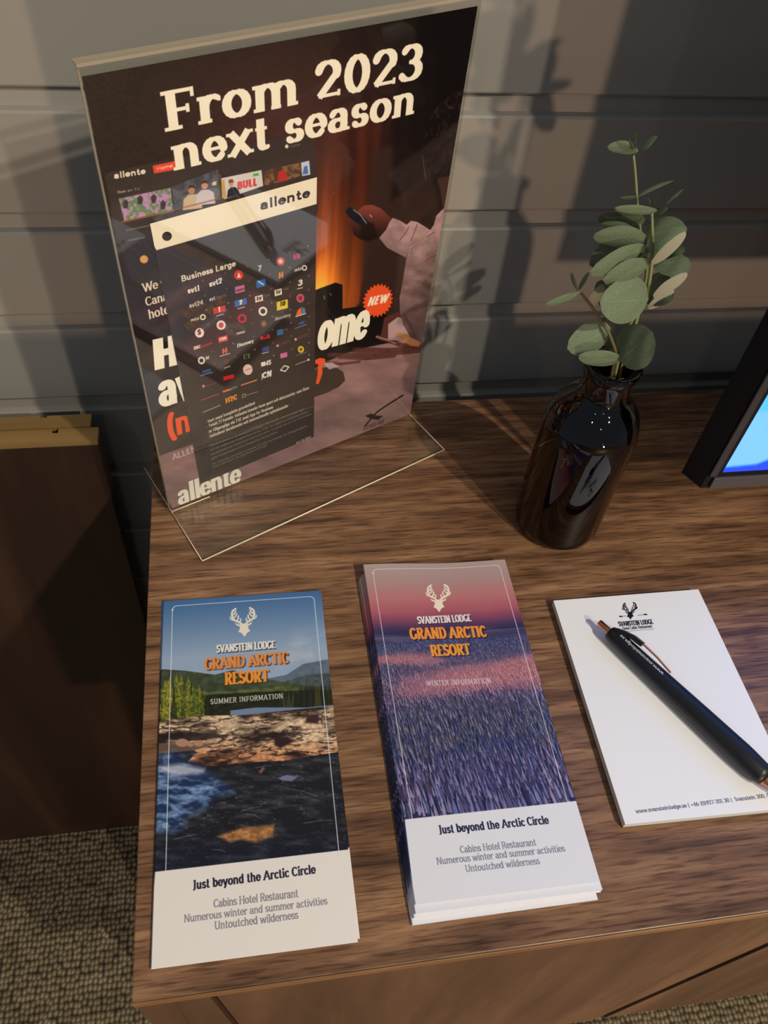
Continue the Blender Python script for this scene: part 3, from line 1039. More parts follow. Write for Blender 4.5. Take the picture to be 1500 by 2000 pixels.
def foam(x, y):
    a_ = fbm(x / 20 + 5, y / 9, 41, 5)
    k_ = (np.clip((a_ - .36) * 3.0, 0, 1) * (.6 + .7 * fbm(x / 4, y / 3, 43, 3)))[..., None]
    return np.array([26, 46, 84]) * (1 - k_) + np.array([128, 160, 205]) * k_


cv.poly([(300, 1478), (340, 1470), (368, 1488), (400, 1500), (450, 1540), (456, 1548), (425, 1556), (400, 1580), (376, 1590), (360, 1600),
         (362, 1615), (340, 1624), (300, 1626)], foam, 16, .95)
cv.poly([(310, 1498), (350, 1492), (400, 1502), (398, 1510), (350, 1516), (318, 1508)], (206, 208, 220), 9, .75)
cv.poly([(425, 1634), (470, 1618), (536, 1610), (534, 1632), (500, 1646), (470, 1640), (450, 1645)],
        lambda x, y: np.array([150, 104, 62]) * (.6 + .9 * fbm(x / 7, y / 5, 50)[..., None]), 6)
for (a_, b_) in (((546, 1520), (585, 1516)), ((594, 1608), (650, 1602)), ((470, 1585), (510, 1575)), ((430, 1568), (440, 1570)), ((500, 1500), (530, 1496)),
                 ((415, 1660), (440, 1664)), ((480, 1590), (508, 1598)), ((340, 1640), (385, 1630)), ((560, 1540), (620, 1556))):
    cv.line([a_, ((a_[0] + b_[0]) / 2 + 3, (a_[1] + b_[1]) / 2 - 2), b_], 2.2, (132, 134, 150), .38)
cv.poly([(543, 1520), (560, 1514), (582, 1518), (570, 1526), (552, 1525)], (128, 130, 168), 2, .8)
cv.poly([(505, 1508), (513, 1498), (518, 1500), (510, 1512)], (120, 84, 66), 1)
frame_line(cv, .055, .950, .020, .80, .014, (222, 228, 238))
# white foot of the cover
bt_ = [(303, 1703), (683, 1659), (703, 1850), (290, 1900)]
cv.poly(bt_, (232, 226, 218), 1)
lower_text(cv, [((376, 1738), (617, 1706), (374, 1720)), ((417, 1773), (583, 1752), (415, 1757)), ((359, 1802), (640, 1766), (357, 1787)),
                ((419, 1816), (583, 1794), (417, 1800))], (38, 34, 58), (136, 132, 140))
deer(cv, (476, 1216), 28, (236, 230, 214), -.07)
cv.text('SVANSTEIN LODGE', (423, 1275), (538, 1266), (422, 1260), (238, 234, 226), .19, .11, True, shadow=(1.5, 2, (30, 40, 60)))
cv.text('GRAND ARCTIC', (399, 1309), (565, 1295), (397, 1286), (232, 142, 66), .19, .10, True, shadow=(2, 2, (70, 40, 40)))
cv.text('RESORT', (439, 1338), (525, 1331), (437, 1314), (240, 148, 52), .21, .11, True, shadow=(2, 2, (60, 40, 30)))
cv.text('SUMMER INFORMATION', (411, 1376), (554, 1364), (410, 1366), (222, 220, 206), .13, .09, True, spacing=.12)
M_summer = print_mat('summer_cover', cv.img, .42, .35)

# winter cover
WQ = [(710, 1106), (985, 1096), (1172, 1722), (812, 1767)]
cv = Canvas(BW, BH, WQ, (60, 60, 110))
U, V, X, Y = cv.U, cv.V, cv.X, cv.Y
stops = [(0, (178, 160, 158)), (.06, (176, 146, 148)), (.13, (188, 118, 124)), (.18, (172, 92, 108)), (.215, (120, 66, 100)), (.235, (72, 54, 96)),
         (.25, (48, 46, 84)), (.30, (74, 74, 112)), (.36, (84, 84, 120)), (.42, (74, 76, 122)), (.60, (40, 48, 88)), (.70, (46, 58, 118)), (.80, (36, 44, 84))]
ps = [s[0] for s in stops]
for c_ in range(3):
    cv.img[..., c_] = np.interp(V + .012 * (fbm(U * 4, V * 4, 3) - .5), ps, [s[1][c_] for s in stops]) / 255.
bands = fbm(U * 3 + 4, V * 90, 12, 3)
mk = (np.clip((V - .235) * 60, 0, 1) * np.clip((.33 - V) * 30, 0, 1) * np.clip((bands - .45) * 3, 0, 1))[..., None]
cv.img = cv.img * (1 - mk * .5) + np.array([140, 128, 160]) / 255. * mk * .5
# frosted forest: rows of slim trees, larger towards the viewer
rng = np.random.default_rng(9)
yy_ = .285
rows = []
while yy_ < .80:
    hgt = .004 + (yy_ - .28) * .055
    rows.append((yy_, hgt))
    yy_ += hgt * .30
for yy_, hgt in rows:
    n_ = int(1.15 / (hgt * .50))
    for x in rng.uniform(-.02, 1.02, n_):
        y = yy_ + rng.normal(0, hgt * .25) + .012 * math.sin(x * 5 + yy_ * 30)
        hh = hgt * rng.uniform(.7, 1.35)
        pk = 1.25 * math.exp(-((yy_ - .425 + .03 * (x - .5)) / .062) ** 2) * np.clip(.30 + 1.3 * x, 0, 1)
        pk2 = .9 * math.exp(-((yy_ - .355) / .02) ** 2) * max(.2, min(1, 1.9 - 3.2 * x))
        pk = max(min(pk, 1.0), pk2, .38 * (yy_ > .66) * rng.random(), .3 if rng.random() < .08 else 0)
        lt = rng.random()
        blue = np.array([62, 70, 124]) if lt < .40 else (np.array([138, 144, 196]) if lt < .86 else np.array([30, 32, 66]))
        if .50 < yy_ < .66 and lt > .3:
            blue = np.array([146, 146, 176]) * rng.uniform(.5, 1.0)
        if yy_ > .62 and .25 < x < .85:
            blue = blue * .7 + np.array([36, 56, 130]) * .3
        pink = np.array([240, 166, 172]) * rng.uniform(.7, 1.05)
        c_ = blue * (1 - pk) + pink * pk
        x0_, y1_ = x * cv.w, y * cv.h
        H_ = hh * cv.h * 1.25
        w2 = max(.9, H_ * .075)
        ln = rng.normal(-.10, .04) * H_
        cv.capsule((x0_ + w2 * 1.3, y1_), (x0_ + ln + w2 * .9, y1_ - H_ * .8), w2 * .9, (20, 22, 50) if pk < .5 else (104, 58, 84), al=.7, soft=w2 * .5)
        cv.tex_poly([(x0_ - w2 * 1.2, y1_), (x0_ + ln * .5 - w2 * 1.25, y1_ - H_ * .45), (x0_ + ln, y1_ - H_), (x0_ + ln * .5 + w2 * 1.1, y1_ - H_ * .45), (x0_ + w2 * 1.1, y1_)], c_, .9, .85)
frame_line(cv, .055, .950, .020, .80, .014, (226, 214, 222))
cv.poly([(790, 1597), (1124, 1561), (1180, 1730), (812, 1780)], (226, 226, 232), 1)
lower_text(cv, [((858, 1626), (1073, 1606), (856, 1609)), ((900, 1664), (1049, 1649), (897, 1650)), ((854, 1687), (1105, 1661), (851, 1673)),
                ((911, 1702), (1056, 1686), (908, 1688))], (36, 36, 66), (128, 128, 146))
deer(cv, (857, 1168), 26, (240, 232, 214), -.05)
cv.text('SVANSTEIN LODGE', (817, 1217), (922, 1211), (815, 1203), (236, 228, 226), .19, .11, True, shadow=(1.5, 2, (70, 30, 60)))
cv.text('GRAND ARCTIC', (802, 1247), (952, 1241), (799, 1225), (240, 150, 62), .21, .11, True, shadow=(2, 2, (50, 20, 50)))
cv.text('RESORT', (843, 1279), (921, 1275), (840, 1257), (242, 156, 60), .21, .11, True, shadow=(2, 2, (30, 26, 60)))
cv.text('WINTER INFORMATION', (834, 1336), (961, 1330), (833, 1326), (208, 200, 214), .13, .09, True, spacing=.12)
M_winter = print_mat('winter_cover', cv.img, .42, .35)


def fold_bulge(amp):
    return lambda u, v: amp * (math.sin(u * math.pi) ** 2) * (1 - v) ** 2 * -1 + amp * .5 * (1 - v) ** 3


def brochure(px, z, th, mat, label, group, curl=0.0):
    root = empty('brochure')
    c = quad_at(px, z + th)
    n_ = 3
    cx = sum(p[0] for p in c) / 4
    cy = sum(p[1] for p in c) / 4
    bl = (lambda u, v: curl * (1 - v) ** 3 * (.55 + .45 * math.cos(u * 2 * math.pi - .6))) if curl else None
    t1 = th / n_
    for i in range(n_):      # folded leaves, the cover on top
        off = (n_ - 1 - i) * 0.00025
        cc = [(p[0] - off, p[1] + off * .5) for p in c]
        top = i == n_ - 1
        sheet('cover' if top else 'inner_leaf', cc, z + i * t1 + .00004, t1 - .00008, mat, root, bulge=bl, sidei=0 if top or i == 0 else 1)
    rebase(root, (cx, cy, z))
    tag(root, label, 'brochure', group)
    return root


brochure([(317, 1177), (624, 1155), (703, 1833), (301, 1889)], 0.0, .0011, M_summer,
         'summer brochure at the bottom of the left pair, only its edges showing', 'summer information brochures in the left pair')
brochure(SQ, 0.0012, .0012, M_summer, 'top summer brochure with blue sky, rocks and river on its cover',
         'summer information brochures in the left pair')
winter_grp = 'winter information brochures in the middle stack'
brochure([(701, 1134), (976, 1124), (1168, 1757), (806, 1807)], 0.0, .0022, M_winter,
         'winter brochure lying on the desk, lowest of its stack', winter_grp)
brochure([(703, 1128), (980, 1118), (1174, 1742), (809, 1793)], 0.0023, .0020, M_winter,
         'winter brochure second from the bottom of its stack', winter_grp)
brochure([(707, 1122), (983, 1110), (1177, 1738), (812, 1785)], 0.0044, .0018, M_winter,
         'winter brochure just under the top one, its white foot sticking out', winter_grp)
brochure(WQ, 0.0063, .0012, M_winter, 'top winter brochure with pink sky and frosty forest on its cover', winter_grp, curl=.0022)

# ------------------------------------------------------------------ note pad
NZ = 0.0058
NQ0 = [(1081, 1173), (1364, 1151), None, (1221, 1610)]
a0, a1, a3 = [at(x, y, 2, NZ)[:2] for x, y in (NQ0[0], NQ0[1], NQ0[3])]
cr = at(1500, 1437, 2, NZ)[:2]
dr = (cr - a1) / np.linalg.norm(cr - a1)
bo = at(1500, 1582, 2, NZ)[:2]
db = (bo - a3) / np.linalg.norm(bo - a3)
A_ = np.array([[dr[0], -db[0]], [dr[1], -db[1]]])
tt = np.linalg.solve(A_, a3 - a1)
a2 = a1 + dr * tt[0]


def px_of(p):
    q_ = (np.array(p) - CAM) @ RM
    return (750 + F * q_[0] / q_[1], 1000 - F * q_[2] / q_[1])


PQ = [px_of((p[0], p[1], NZ)) for p in (a0, a1, a2, a3)]
cv = Canvas(700, 985, PQ, (236, 236, 238))
deer(cv, (1229, 1193), 16, (26, 26, 40), -.07)
cv.line([(1209, 1203), (1222, 1202)], 1, (60, 60, 70), .8)
cv.line([(1244, 1201), (1261, 1199)], 1, (60, 60, 70), .8)
for q_ in ((1211, 1203), (1259, 1199)):
    cv.line([(q_[0] - 2, q_[1]), (q_[0] + 2, q_[1])], 3, (40, 40, 50))
cv.text('SVANSTEIN LODGE', (1208, 1222), (1275, 1217), (1206, 1213), (34, 32, 52), .19, .11, True)
cv.text('Hotel Cabin Restaurant', (1215, 1229), (1273, 1224), (1214, 1223), (60, 58, 74), .15, .1, True)
cv.line([(1218, 1232), (1275, 1227)], .9, (90, 88, 100), .8)
cv.text('www.svansteinlodge.se | +46 (0)927-201 30 |  Svanstein 300, Overtornea', (1242, 1588), (1545, 1551), (1240, 1580), (70, 70, 96), .15, .09, True)
M_pad = print_mat('note_sheet', cv.img, .7, .2)
pad = empty('note_pad')
tag(pad, 'white note pad with a deer logo under the black pen', 'note pad')
sheet('top_sheet', [a0, a1, a2, a3], NZ - .0003, .0003, M_pad, pad, nx=2, ny=2)
o4 = [np.array(p) for p in (a0, a1, a2, a3)]
obj('sheet_block', prism([(p[0], p[1], .0012) for p in o4], (0, 0, NZ - .0016)), M_paper, pad)
obj('backing_card', prism([(p[0], p[1], 0.0001) for p in o4], (0, 0, .0010)), plain('grey_card', (120, 112, 100), .8), pad, label='grey card backing')
c4 = sum(o4) / 4
rebase(pad, (c4[0], c4[1], 0))


# ------------------------------------------------------------------ pen
def frame_mat(o, z, hint):
    z = Vector(z).normalized()
    y = z.cross(Vector(hint)).normalized()
    x = y.cross(z)
    m_ = Matrix.Identity(4)
    for i_ in range(3):
        m_[i_][0], m_[i_][1], m_[i_][2], m_[i_][3] = x[i_], y[i_], z[i_], o[i_]
    return m_


R_ = 0.0071
pz = NZ + R_ + .0002
pa = at(1170, 1215, 2, pz)
pb = at(1497, 1520, 2, pz)
pdv = (pb - pa) / np.linalg.norm(pb - pa)
pen = empty('pen')
tag(pen, 'black ballpoint pen with rose gold button and clip lying on the note pad', 'pen')
PM = frame_mat(pa, pdv, (0, 0, 1))      # local z along the pen, local x upwards, y across
Lp = float(np.linalg.norm(pb - pa))


def pen_part(name, bm, mat, smooth=True, label=None):
    bmesh.ops.transform(bm, matrix=PM, verts=bm.verts)
    return obj(name, bm, mat, pen, smooth, label)


pen_part('barrel', lathe([(0, .0088), (.0038, .0088), (.0045, .0094), (.0051, .012), (.0057, .030), (.0062, .055), (.0069, .085), (.0073, .110), (.0072, Lp - .014),
                          (.0066, Lp - .004), (.0058, Lp - .0008), (0, Lp - .0008)], 40), M_pen)
pen_part('push_button', lathe([(0, 0), (.0017, .0), (.0021, .0005), (.0022, .0085), (.0022, .0093), (0, .0093)], 28), M_copper, label='rose gold push button')
pen_part('nose_cone', lathe([(0, Lp - .001), (.0047, Lp - .001), (.0046, Lp + .001), (.0042, Lp + .0014), (.0040, Lp + .003), (.0016, Lp + .013), (.0008, Lp + .0134), (.0006, Lp + .0155), (0, Lp + .0158)], 32),
         M_copper, label='rose gold nose cone')
bm = bmesh.new()
ang = math.radians(-44)
sx, sy = math.cos(ang), math.sin(ang)


def clip_pt(z_, r_, wid):
    # radial direction between up and the far side of the pen
    return [np.array([sx * r_ - sy * s_ * wid, sy * r_ + sx * s_ * wid, z_]) for s_ in (-1, 1)]


prof = [(.0125, .0046, .0020), (.016, .0068, .0022), (.020, .0086, .0021), (.030, .0094, .0022), (.040, .0092, .0020), (.052, .0078, .0014)]


def strip(prof_, th_):
    bm_ = bmesh.new()
    rows_ = []
    for z_, r_, w_ in prof_:
        a_, b_ = clip_pt(z_, r_, w_)
        c_, d_ = clip_pt(z_, r_ - th_, w_)
        rows_.append([bm_.verts.new(p) for p in (a_, b_, d_, c_)])
    for p_, q_ in zip(rows_[:-1], rows_[1:]):
        for i_ in range(4):
            bm_.faces.new([p_[i_], p_[(i_ + 1) % 4], q_[(i_ + 1) % 4], q_[i_]])
    bm_.faces.new(rows_[0])
    bm_.faces.new(rows_[-1][::-1])
    bmesh.ops.recalc_face_normals(bm_, faces=bm_.faces)
    return bm_


pen_part('clip', strip(prof, .0009), M_copper, False, 'rose gold pocket clip')
pen_part('clip_mount', strip([(.0105, .0050, .0026), (.016, .0074, .0027), (.022, .0092, .0026), (.029, .0098, .0022)], .0030), M_pen, False)
# small white address print wrapped on the barrel
cu = bpy.data.curves.new('barrel_print', 'FONT')
cu.body = 'www.svansteinlodge.se'
cu.size = .0034
cu.resolution_u = 2
to = bpy.data.objects.new('tmp_text', cu)
COL.objects.link(to)
bpy.context.view_layer.update()
me = bpy.data.meshes.new_from_object(to)
bpy.data.objects.remove(to)
bm = bmesh.new()
bm.from_mesh(me)
bmesh.ops.subdivide_edges(bm, edges=[e_ for e_ in bm.edges if e_.calc_length() > .0008], cuts=1)
xs = [v.co.x for v in bm.verts]
xl = max(xs)
for v in bm.verts:
    z_ = .050 - v.co.x / xl * .034
    r_ = .0057 + (z_ - .030) / .025 * .0005 + .00015
    a_ = math.radians(2) - (v.co.y - .001) / r_ * -1
    v.co = (math.cos(a_) * r_, math.sin(a_) * r_, z_)
pen_part('barrel_print', bm, M_white, False, 'small white web address print')
rebase(pen, tuple(pa))

# ------------------------------------------------------------------ brown glass vase bottle
M_amber = clear('amber_glass', (.22, .04, .02), 1.5)
BX, BY = .2825, .268
bot = empty('bottle')
tag(bot, 'dark brown glass bottle vase holding the eucalyptus on the desk', 'vase')
outer = [(0, .0003), (.024, .0003), (.0275, .0012), (.0297, .0045), (.0302, .010), (.0302, .088), (.0300, .0955), (.0288, .1035), (.0262, .1105), (.0225, .1160),
         (.0185, .1200), (.0160, .1226), (.0150, .1252), (.0147, .1290), (.0147, .1395), (.0150, .1400), (.0170, .1404), (.0174, .1418), (.0174, .1448), (.0170, .1460), (.0150, .1464)]
inner = [(.0125, .1462), (.0122, .1455), (.0122, .1270), (.0130, .1235), (.0160, .1190), (.0205, .1140), (.0240, .1090), (.0262, .1030), (.0272, .0950), (.0274, .088), (.0274, .012),
         (.0265, .007), (.022, .0055), (0, .0065)]
bm = lathe(outer + inner, 72)
o = obj('glass_body', bm, M_amber, bot, True)
o.location = (0, 0, 0)
bot.location = (BX, BY, 0)

# ------------------------------------------------------------------ eucalyptus sprig


def leaf_mat():
    m, nt, b = new_mat('eucalyptus_leaf')
    N, L = nt.nodes.new, nt.links.new
    uv = N('ShaderNodeUVMap')
    sp = N('ShaderNodeSeparateXYZ')
    L(uv.outputs[0], sp.inputs[0])
    # herring-bone veins: |v| bends them towards the tip
    ab = N('ShaderNodeMath'); ab.operation = 'ABSOLUTE'
    L(sp.outputs[1], ab.inputs[0])
    ml = N('ShaderNodeMath'); ml.operation = 'MULTIPLY_ADD'
    ml.inputs[1].default_value = -.38
    L(ab.outputs[0], ml.inputs[0])
    L(sp.outputs[0], ml.inputs[2])
    sn = N('ShaderNodeMath'); sn.operation = 'MULTIPLY'; sn.inputs[1].default_value = 95
    L(ml.outputs[0], sn.inputs[0])
    si = N('ShaderNodeMath'); si.operation = 'SINE'
    L(sn.outputs[0], si.inputs[0])
    pw = N('ShaderNodeMapRange')
    pw.inputs[1].default_value = .55
    pw.inputs[2].default_value = 1.0
    L(si.outputs[0], pw.inputs[0])
    mid = N('ShaderNodeMapRange')
    mid.inputs[1].default_value = .0
    mid.inputs[2].default_value = .05
    mid.inputs[3].default_value = 1.0
    mid.inputs[4].default_value = .0
    L(ab.outputs[0], mid.inputs[0])
    mxx = N('ShaderNodeMath'); mxx.operation = 'MAXIMUM'
    L(pw.outputs[0], mxx.inputs[0])
    L(mid.outputs[0], mxx.inputs[1])
    tc = N('ShaderNodeTexCoord')
    no = N('ShaderNodeTexNoise')
    no.inputs['Scale'].default_value = 900
    no.inputs['Detail'].default_value = 5
    L(tc.outputs['Object'], no.inputs['Vector'])
    c1 = N('ShaderNodeMix'); c1.data_type = 'RGBA'
    c1.inputs[6].default_value = rgba((70, 88, 68))
    c1.inputs[7].default_value = rgba((108, 122, 94))
    L(no.outputs['Fac'], c1.inputs[0])
    c2 = N('ShaderNodeMix'); c2.data_type = 'RGBA'
    c2.inputs[7].default_value = rgba((140, 152, 118))
    fa = N('ShaderNodeMath'); fa.operation = 'MULTIPLY'; fa.inputs[1].default_value = .24
    L(mxx.outputs[0], fa.inputs[0])
    L(fa.outputs[0], c2.inputs[0])
    L(c1.outputs[2], c2.inputs[6])
    # paler, greyer underside
    ge = N('ShaderNodeNewGeometry')
    c3 = N('ShaderNodeMix'); c3.data_type = 'RGBA'
    c3.inputs[7].default_value = rgba((160, 160, 138))
    L(ge.outputs['Backfacing'], c3.inputs[0])
    L(c2.outputs[2], c3.inputs[6])
    L(c3.outputs[2], b.inputs['Base Color'])
    b.inputs['Roughness'].default_value = .6
    b.inputs['Specular IOR Level'].default_value = .35
    bp = N('ShaderNodeBump')
    bp.inputs['Strength'].default_value = .35
    bp.inputs['Distance'].default_value = .0004
    L(mxx.outputs[0], bp.inputs['Height'])
    L(bp.outputs['Normal'], b.inputs['Normal'])
    return m


M_leaf = leaf_mat()
M_stem = plain('stem_green', (122, 128, 84), .6, .3, noise=.1)
M_stemd = plain('stem_brown', (92, 84, 58), .6, .3, noise=.1)
plant = empty('eucalyptus_sprig')
tag(plant, 'grey green eucalyptus sprig with round leaves standing in the brown bottle', 'plant')


def cp(x, y, dy=0.0):
    """point on the sprig: crop coordinates of the photograph's plant (3.75 per pixel), depth offset from the bottle axis"""
    return at(1000 + x / 3.75, 240 + y / 3.75, 1, BY + dy)


def leaf(b_, t_, hw, dy0=0.0, dy1=0.0, roll=0.0, bend=.12, cup=.15, shape=1.0, flip=False):
    B, T = cp(b_[0], b_[1], dy0), cp(t_[0], t_[1], dy1)
    L_v = T - B
    Ln = np.linalg.norm(L_v)
    L_v /= Ln
    V_ = CAM - (B + T) / 2
    dist = np.linalg.norm(V_)
    V_ /= dist
    S0 = np.cross(L_v, V_)
    S0 /= np.linalg.norm(S0)
    Nn = np.cross(S0, L_v)
    r = math.radians(roll)
    S = math.cos(r) * S0 + math.sin(r) * Nn
    Nv = -math.sin(r) * S0 + math.cos(r) * Nn
    hwm = hw / 3.75 / F * dist / max(.25, math.cos(r))
    if flip:
        S = -S
    nu, nv = 14, 8
    bm = bmesh.new()
    uvl = bm.loops.layers.uv.new('UVMap')
    grid = []
    for i in range(nu + 1):
        u = i / nu
        wd = (math.sin(math.pi * min(1, max(0, u)) ** shape)) ** .52 * hwm if 0 < i < nu else hwm * .02
        row = []
        for j in range(nv + 1):
            v = j / nv * 2 - 1
            p = B + L_v * Ln * u + S * wd * v
            p = p + Nv * (Ln * bend * (4 * u * (1 - u)) * .5 - cup * wd * v * v + .03 * wd * math.sin(v * 6 + u * 9))
            row.append((bm.verts.new(p), (u, v)))
        grid.append(row)
    for i in range(nu):
        for j in range(nv):
            q_ = [grid[i][j], grid[i + 1][j], grid[i + 1][j + 1], grid[i][j + 1]]
            f = bm.faces.new([a[0] for a in q_])
            for l, a in zip(f.loops, q_):
                l[uvl].uv = a[1]
    bm.normal_update()
    nsum = sum((f.normal * f.calc_area() for f in bm.faces), Vector())
    if (nsum.dot(Vector(V_)) < 0) != flip:
        bmesh.ops.reverse_faces(bm, faces=bm.faces)
    return obj('leaf', bm, M_leaf, plant, True)


def stem(pts, r0, r1, mat=None, name='stem'):
    P = spline([cp(x, y, d_) for x, y, d_ in pts], 6)
    n = len(P)
    rr = [r0 + (r1 - r0) * i / (n - 1) for i in range(n)]
    return obj(name, tube(P, rr, 8), mat or M_stem, plant, True)


stem([(660, 2300, .002), (700, 2000, .001), (745, 1760, 0), (760, 1690, -.004), (712, 1545, -.004), (650, 1450, .0), (600, 1370, .002), (520, 1265, .002), (505, 1245, .002)], .0012, .0007, M_stemd)
stem([(700, 2300, .004), (735, 2000, .003), (765, 1790, .002), (850, 1500, .004), (975, 1290, .0), (1012, 1120, -.004), (1030, 920, -.004), (1027, 780, -.004), (1025, 665, -.004)], .0013, .0007)
stem([(740, 2300, .008), (780, 2000, .008), (800, 1790, .006), (905, 1470, .008), (960, 1250, .010), (985, 1050, .010), (945, 830, .006), (918, 600, .004), (905, 400, .003), (890, 240, .002)], .0012, .0006)
stem([(505, 1245, .002), (478, 1225, .002)], .0006, .0004, M_stemd)
stem([(690, 1585, -.002), (712, 1548, -.004)], .0006, .0005, M_stemd)
# crown leaves
leaf((925, 212), (700, 172), 40, .002, .004, 35, -.1)
leaf((925, 215), (1066, 93), 22, .002, .000, 45, .1)
leaf((890, 200), (850, 112), 13, .002, .004, 50)
leaf((905, 195), (912, 62), 13, .002, -.004, 40)
leaf((918, 545), (790, 546), 14, .004, .0, 60)
leaf((918, 545), (1185, 422), 13, .004, .01, 60, .12)
leaf((1070, 650), (752, 622), 30, -.004, -.006, 40, .04)
leaf((1040, 678), (1145, 626), 17, -.004, -.008, 55)
leaf((1022, 612), (1084, 492), 13, -.004, -.006, 50)
leaf((1015, 600), (988, 540), 9, -.004, -.002, 50)
leaf((1125, 600), (1258, 482), 11, -.002, .004, 60, .1)
# middle whorls
leaf((935, 880), (1282, 770), 118, .012, .006, 45, .30, .25)
leaf((945, 760), (650, 672), 70, .006, .008, 66, .10)
leaf((905, 830), (650, 735), 40, .002, -.002, 50, -.05)
leaf((1000, 910), (606, 812), 76, .000, -.010, 42, -.06)
leaf((985, 905), (566, 1040), 100, .008, .012, 66, .05)
leaf((990, 925), (572, 1090), 70, -.002, -.014, 52, .06)
leaf((1030, 1030), (890, 950), 66, .006, .006, 66)
leaf((1005, 1035), (668, 1150), 72, -.006, -.010, 52, .10)
leaf((1028, 1042), (1268, 795), 38, -.008, -.018, -50, .08, flip=True)
leaf((1030, 1000), (1195, 845), 84, .006, .012, 66)
leaf((1035, 1060), (1292, 990), 100, .010, .012, 52, .12)
leaf((1000, 1290), (645, 1310), 158, -.006, -.016, 12, .10, .12, .92)
leaf((700, 1390), (650, 1150), 62, .006, .010, 30, .05)
leaf((660, 1180), (590, 1350), 40, .004, .006, 50, .05, flip=True)
leaf((1040, 1285), (1280, 1095), 40, -.006, -.014, -50, .06, flip=True)
leaf((1005, 1368), (1178, 1218), 34, .0, -.008, -50, .06, flip=True)
leaf((965, 1310), (1140, 1105), 105, .008, .012, 66)
# lower leaves
leaf((782, 1745), (1030, 1530), 150, -.006, -.016, 14, .08, .12, .95)
leaf((800, 1745), (490, 1700), 58, -.004, -.010, 44, .08)
leaf((722, 1500), (405, 1655), 104, .002, -.004, 30, .15)
leaf((735, 1700), (690, 1420), 58, .006, .012, 55, .1)
# side shoot
leaf((505, 1245), (245, 1328), 26, .002, -.004, 50, .08)
leaf((475, 1222), (437, 1095), 14, .002, .004, 55)
leaf((485, 1222), (566, 1095), 16, .002, -.002, 50, .06)
rebase(plant, (BX, BY, .0075))

# ------------------------------------------------------------------ clear sign holder
ST, TILT = .4274, -.0113
SN = np.array([math.sin(ST) * math.cos(TILT), -math.cos(ST) * math.cos(TILT), math.sin(TILT)])      # towards the viewer
SO = CAM + (np.array([.009, .3041, -.0073]) - CAM) * .975


def sp_(px, off=0.0):
    return [on_plane(x, y, SO + SN * off, SN) for x, y in px]


m, nt, b = new_mat('acrylic_edge')
b.inputs['Base Color'].default_value = rgba((176, 162, 138))
b.inputs['Roughness'].default_value = .15
b.inputs['Alpha'].default_value = .55
M_aced = m
hold = empty('sign_holder')
tag(hold, 'clear acrylic sign holder with its wide foot, standing on the desk before the wall', 'sign holder')


def ac_sheet(name, px=None, off=0.0, th=.0018, pts=None, d_=None, label=None, zmin=None):
    P = pts if pts is not None else sp_(px, off)
    if zmin is not None:
        P = [np.array([p[0], p[1], max(p[2], zmin)]) for p in P]
    bm = prism(P, d_ if d_ is not None else SN * th)
    for f in bm.faces:
        f.material_index = 1 if f.calc_area() < .004 else 0
    return obj(name, bm, [M_acryl, M_aced], hold, label=label)


PQ_ = [(160, 150), (933, 12), (801, 809), (333, 994)]
SQ_ = [(150, 133), (938, -4), (805, 811), (332, 1001)]
ac_sheet('front_sheet', SQ_, .0010, .0016, zmin=.0030)
ac_sheet('back_sheet', SQ_, -.0026, .0016, zmin=.0030)
tq = sp_([SQ_[0], SQ_[1]], .0027)
tdir = (tq[1] - tq[0]) / np.linalg.norm(tq[1] - tq[0])
tup = np.cross(SN, tdir)
tup = tup / np.linalg.norm(tup) * (1 if np.cross(SN, tdir)[2] > 0 else -1)
bm = prism([tq[0] + tup * .0001, tq[1] + tup * .0001, tq[1] + tup * .0015, tq[0] + tup * .0015], -SN * .0056)
obj('top_fold', bm, M_aced, hold, label='pale folded top edge')
lq = sp_([SQ_[0], SQ_[3]], .0008)
bm = prism([lq[0], lq[1] + np.array([0, 0, .002]), lq[1] + np.array([0, 0, .002]) + tdir * .0008, lq[0] + tdir * .0008], -SN * .0016)
obj('side_edge', bm, M_aced, hold)
fL, fR = at(395, 1095, 2, .0024)[:2], at(868, 878, 2, .0024)[:2]
bL = at(281, 912, 2, .0024)[:2]
foldL, foldR = at(338, 1003, 2, .0024)[:2], at(804, 813, 2, .0024)[:2]
bR = bL + (foldR - foldL)
foot = [(fL[0], fL[1], .0004), (fR[0], fR[1], .0004), (foldR[0], foldR[1], .0004), (bR[0], bR[1], .0004), (bL[0], bL[1], .0004), (foldL[0], foldL[1], .0004)]
ac_sheet('foot', pts=foot, d_=(0, 0, .0022))
M_rim = plain('glint_paint', (244, 226, 196), .25, .7)  # pale opaque colour that paints the bright glint on the clear edges
FT = [np.array([p[0], p[1], .0022]) for p in foot]


def rim(a_, b_, r_):
    obj('edge_glint', tube([a_, (a_ + b_) / 2, b_], r_, 6), M_rim, hold, True, 'edge of the clear foot, its bright glint painted in pale colour')


rim(FT[0], FT[1], .00055)
rim(FT[5], FT[0], .00032)
rim(FT[1], FT[2], .00042)
rim(FT[4], FT[5], .00030)
rim(FT[2], FT[3], .00030)
bl_, br_ = sp_([(336, 999), (410, 970)], .0030)
rim(bl_, br_, .00035)  # glints along the lower left fold, painted on as a pale tube
rebase(hold, (.10, .33, 0))

# ---- poster inside
cv = Canvas(1150, 1600, PQ_, (44, 26, 25))
X, Y, U, V = cv.X, cv.Y, cv.U, cv.V
g0 = np.clip(1 - np.hypot((X - 560) / 330, (Y - 250) / 260), 0, 1)[..., None]  # brown glow in the middle, partly a reflection painted into the print
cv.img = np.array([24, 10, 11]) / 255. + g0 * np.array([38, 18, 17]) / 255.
# right: black room, brown curtain
cv.poly([(822, -20), (960, -40), (900, 500), (780, 560), (790, 330), (812, 100)], (9, 5, 7), 14)


